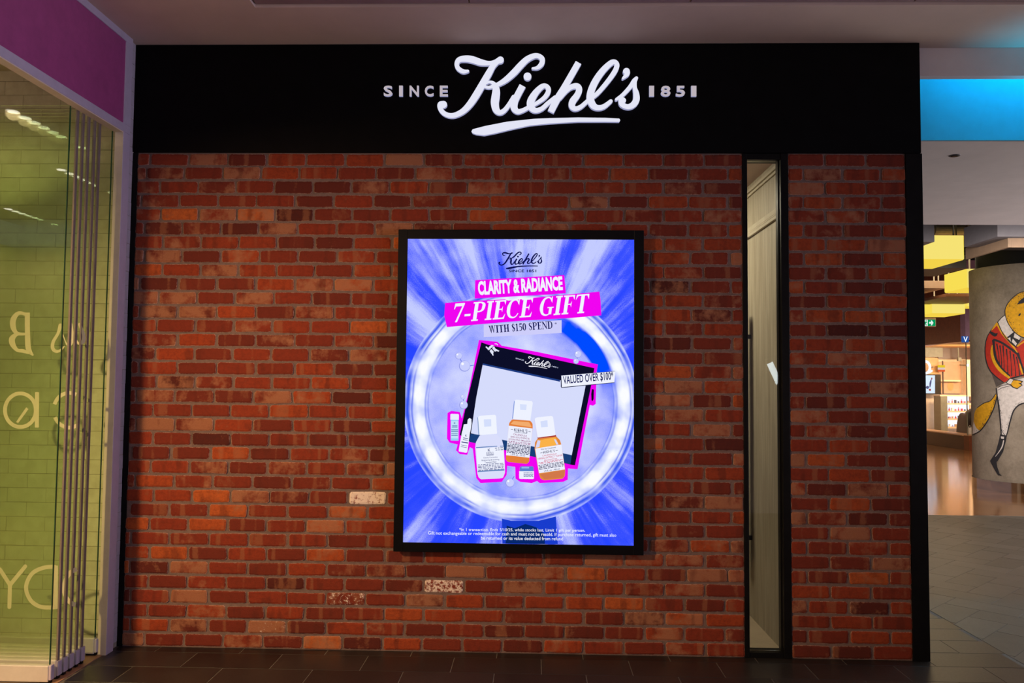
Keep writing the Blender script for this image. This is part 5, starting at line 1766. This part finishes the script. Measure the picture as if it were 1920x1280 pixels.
boxes('backing', glow('blue_sign_back', srgb(40, 80, 150)), vs_, (lambda q: (q[0], q[1]))(box_px(1804.8, 1816.5, 630, 641.5, 16.32, 0.06)))
sp = thing('spotlight', 'tiny white spotlight against the timber panel top', 'lamp', (xw(1796), YB - 0.6, zw(685)))
bm = bmesh.new()
cyl(bm, (xw(1796), YB - 0.6, zw(687)), (xw(1796), YB - 0.6, zw(683)), 0.035, n=12)
mesh_obj('lens', bm, glow('spot_lens', (1, 0.95, 0.85, 1), 3), sp)
bm = bmesh.new()
cyl(bm, (xw(1796), YB - 0.56, zw(685)), (xw(1796), YB - 0.15, zw(684)), 0.015, n=8)
mesh_obj('arm', bm, M['duct'], sp)

# lit display shelves
sh = thing('display_shelves', 'bright lit display shelves filled with small goods in the far shop', 'shelf', (xw(1775), YB - 0.7, 0))
sx0, sx1 = xw(1749), xw(1800)
boxes('lit_back', M['shelf_glow'], sh, ((sx0, YB - 0.5, zw(800)), (sx1, YB - 0.46, zw(742))))
boxes('side_panel', M['duct'], sh, ((xw(1737), YB - 0.9, 0), (sx0, YB - 0.46, zw(742))))
shelf_v = [754.5, 768.5, 782.5, 797.5]
for v in shelf_v:
    boxes('shelf', M['pale_wood'], sh, ((sx0, YB - 0.85, zw(v) - 0.045), (sx1, YB - 0.46, zw(v))))
boxes('top_shelf', M['pale_wood'], sh, ((xw(1737), YB - 0.85, zw(742)), (xw(1824), YB - 0.46, zw(739.5))))
kinds = [('boxed_item', 'box'), ('round_tin', 'tin'), ('small_bottle', 'bottle')]
item_mats = [plain('goods_' + n, c, 0.5) for n, c in (('pink', (0.55, 0.2, 0.22)), ('white', (0.8, 0.76, 0.72)), ('lilac', (0.35, 0.33, 0.6)), ('red', (0.5, 0.03, 0.05)), ('tan', (0.5, 0.32, 0.18)), ('dark', (0.06, 0.05, 0.08)))]
rr = random.Random(9)
rows_txt = ['top', 'second', 'third', 'lowest']
ORD = ['first', 'second', 'third', 'fourth', 'fifth', 'sixth', 'seventh', 'eighth', 'ninth']
for k, v in enumerate(shelf_v):
    z = zw(v)
    n = 9
    for i in range(n):
        x = sx0 + (sx1 - sx0) * (i + 0.5) / n
        kind, cat = kinds[(i + k) % 3]
        w, h = rr.uniform(0.022, 0.032), rr.uniform(0.05, 0.10)
        bm = bmesh.new()
        if kind == 'boxed_item':
            box(bm, (-w, -w, 0), (w, w, h), 0.003)
        elif kind == 'round_tin':
            cyl(bm, (0, 0, 0), (0, 0, h * 0.7), w, n=12)
            cyl(bm, (0, 0, h * 0.7), (0, 0, h * 0.8), w * 1.05, n=12)
        else:
            cyl(bm, (0, 0, 0), (0, 0, h * 0.7), w * 0.8, n=12)
            cyl(bm, (0, 0, h * 0.7), (0, 0, h * 1.2), w * 0.3, n=10)
        o = mesh_obj(kind, bm, item_mats[rr.randrange(6)])
        o.location = (x, YB - 0.72, z)
        tag(o, 'tiny %s, %s from the left on the %s lit shelf' % (kind.replace('_', ' '), ORD[i], rows_txt[k]), cat, 'goods on the %s lit shelf' % rows_txt[k])

# visitor crouching behind the plinth, half hidden by the column
def skin_figure(name, joints, edges, mat, parent, levels=2):
    me = bpy.data.meshes.new(name)
    me.from_pydata([j[:3] for j in joints], [], edges)
    o = bpy.data.objects.new(name, me)
    COL.objects.link(o)
    m = o.modifiers.new('skin', 'SKIN')
    o.modifiers.new('sub', 'SUBSURF').levels = levels
    o.modifiers['sub'].render_levels = levels
    for i, j in enumerate(joints):
        me.skin_vertices[0].data[i].radius = (j[3], j[3])
    me.skin_vertices[0].data[0].use_root = True
    me.materials.append(mat)
    bpy.context.view_layer.update()
    dg = bpy.context.evaluated_depsgraph_get()
    new = bpy.data.meshes.new_from_object(o.evaluated_get(dg))
    o.modifiers.clear()
    o.data = new
    new.name = name
    for p in new.polygons:
        p.use_smooth = True
    bpy.data.meshes.remove(me)
    o.parent = parent
    return o


px_, py_ = at(1812, 780, 19.0).x, 19.0
pers = thing('person', 'person in dark grey coat bending behind the low brown plinth, half hidden by the column', 'person', (px_, py_, 0))
J = [(0.05, 0, 0.62, 0.17), (0.12, -0.05, 0.86, 0.19), (0.22, -0.12, 1.04, 0.19), (0.34, -0.2, 1.10, 0.09), (0.46, -0.26, 1.08, 0.11),
     (0.10, -0.12, 0.58, 0.12), (0.22, -0.22, 0.36, 0.08), (0.08, -0.18, 0.06, 0.05), (0.18, -0.26, 0.04, 0.04),
     (0.02, 0.12, 0.58, 0.12), (0.16, 0.16, 0.36, 0.08), (0.0, 0.14, 0.06, 0.05), (0.1, 0.06, 0.04, 0.04),
     (0.18, -0.30, 0.98, 0.075), (0.22, -0.40, 0.76, 0.06), (0.38, -0.38, 0.66, 0.045),
     (0.24, 0.10, 0.98, 0.075), (0.32, 0.18, 0.76, 0.06), (0.46, 0.06, 0.66, 0.045)]
E_ = [(0, 1), (1, 2), (2, 3), (3, 4), (0, 5), (5, 6), (6, 7), (7, 8), (0, 9), (9, 10), (10, 11), (11, 12), (2, 13), (13, 14), (14, 15), (2, 16), (16, 17), (17, 18)]
skin_figure('body', J, E_, M['coat'], pers)
skin_figure('hair', [(0.42, -0.24, 1.13, 0.105), (0.50, -0.28, 1.12, 0.10)], [(0, 1)], M['hair'], pers)
skin_figure('skirt', [(-0.08, 0.0, 0.92, 0.10), (-0.12, 0.02, 0.65, 0.14), (-0.14, 0.02, 0.12, 0.16)], [(0, 1), (1, 2)], M['plum'], pers)
bagt = thing('paper_bag', 'small white bag on the plinth beside the crouching person', 'bag', (at(1820, 800, 17.4).x, 17.4, zt + 0.03))
bx, bz = at(1818.5, 800, 17.4).x, zt + 0.03
boxes('bag_body', M['white_cloth'], bagt, ((bx - 0.05, 17.36, bz), (bx + 0.05, 17.44, bz + 0.18), 0.01))
bm = bmesh.new()
for k in range(8):
    a0, a1 = math.pi * k / 8, math.pi * (k + 1) / 8
    cyl(bm, (bx - 0.03 * math.cos(a0), 17.4, bz + 0.18 + 0.05 * math.sin(a0)), (bx - 0.03 * math.cos(a1), 17.4, bz + 0.18 + 0.05 * math.sin(a1)), 0.006, n=6)
mesh_obj('handle', bm, M['white_cloth'], bagt)

# small flush fitting on the lowered ceiling
fit = on_floor(1790, 291.5, 3.3)
sd = thing('ceiling_sensor', 'tiny flat round fitting on the lowered grey ceiling at right', 'sensor', (fit.x, fit.y, 3.3))
bm = bmesh.new()
cyl(bm, (fit.x, fit.y, 3.296), (fit.x, fit.y, 3.302), 0.036, 0.042)
mesh_obj('rim', bm, M['baffle_grey'], sd)
bm = bmesh.new()
cyl(bm, (fit.x, fit.y, 3.292), (fit.x, fit.y, 3.297), 0.02, 0.03)
mesh_obj('sensor_head', bm, M['bezel'], sd)

# slanted light strip, added unseen behind the photographer, mirrored in the slit window
sl = thing('slanted_strip', 'added slanted bright white light strip mirrored in the slit window glass', 'lamp', (3.2, -6.0, 1.6))
bm = bmesh.new()
cyl(bm, (3.17, -6.0, 1.95), (3.29, -6.0, 1.68), 0.042, n=16)
mesh_obj('tube', bm, M['tube_white'], sl)
bm = bmesh.new()
for a, b in (((3.145, -6.0, 2.006), (3.168, -6.0, 1.955)), ((3.292, -6.0, 1.675), (3.315, -6.0, 1.624))):
    cyl(bm, a, b, 0.05, n=16)
mesh_obj('end_cap', bm, M['rail'], sl)
bm = bmesh.new()
cyl(bm, (3.145, -6.03, 2.006), (3.9, -6.03, 0.3), 0.03, n=12)
cyl(bm, (3.9, -6.03, 0.0), (3.9, -6.03, 0.32), 0.035, n=12)
mesh_obj('strip_support', bm, M['rail'], sl)
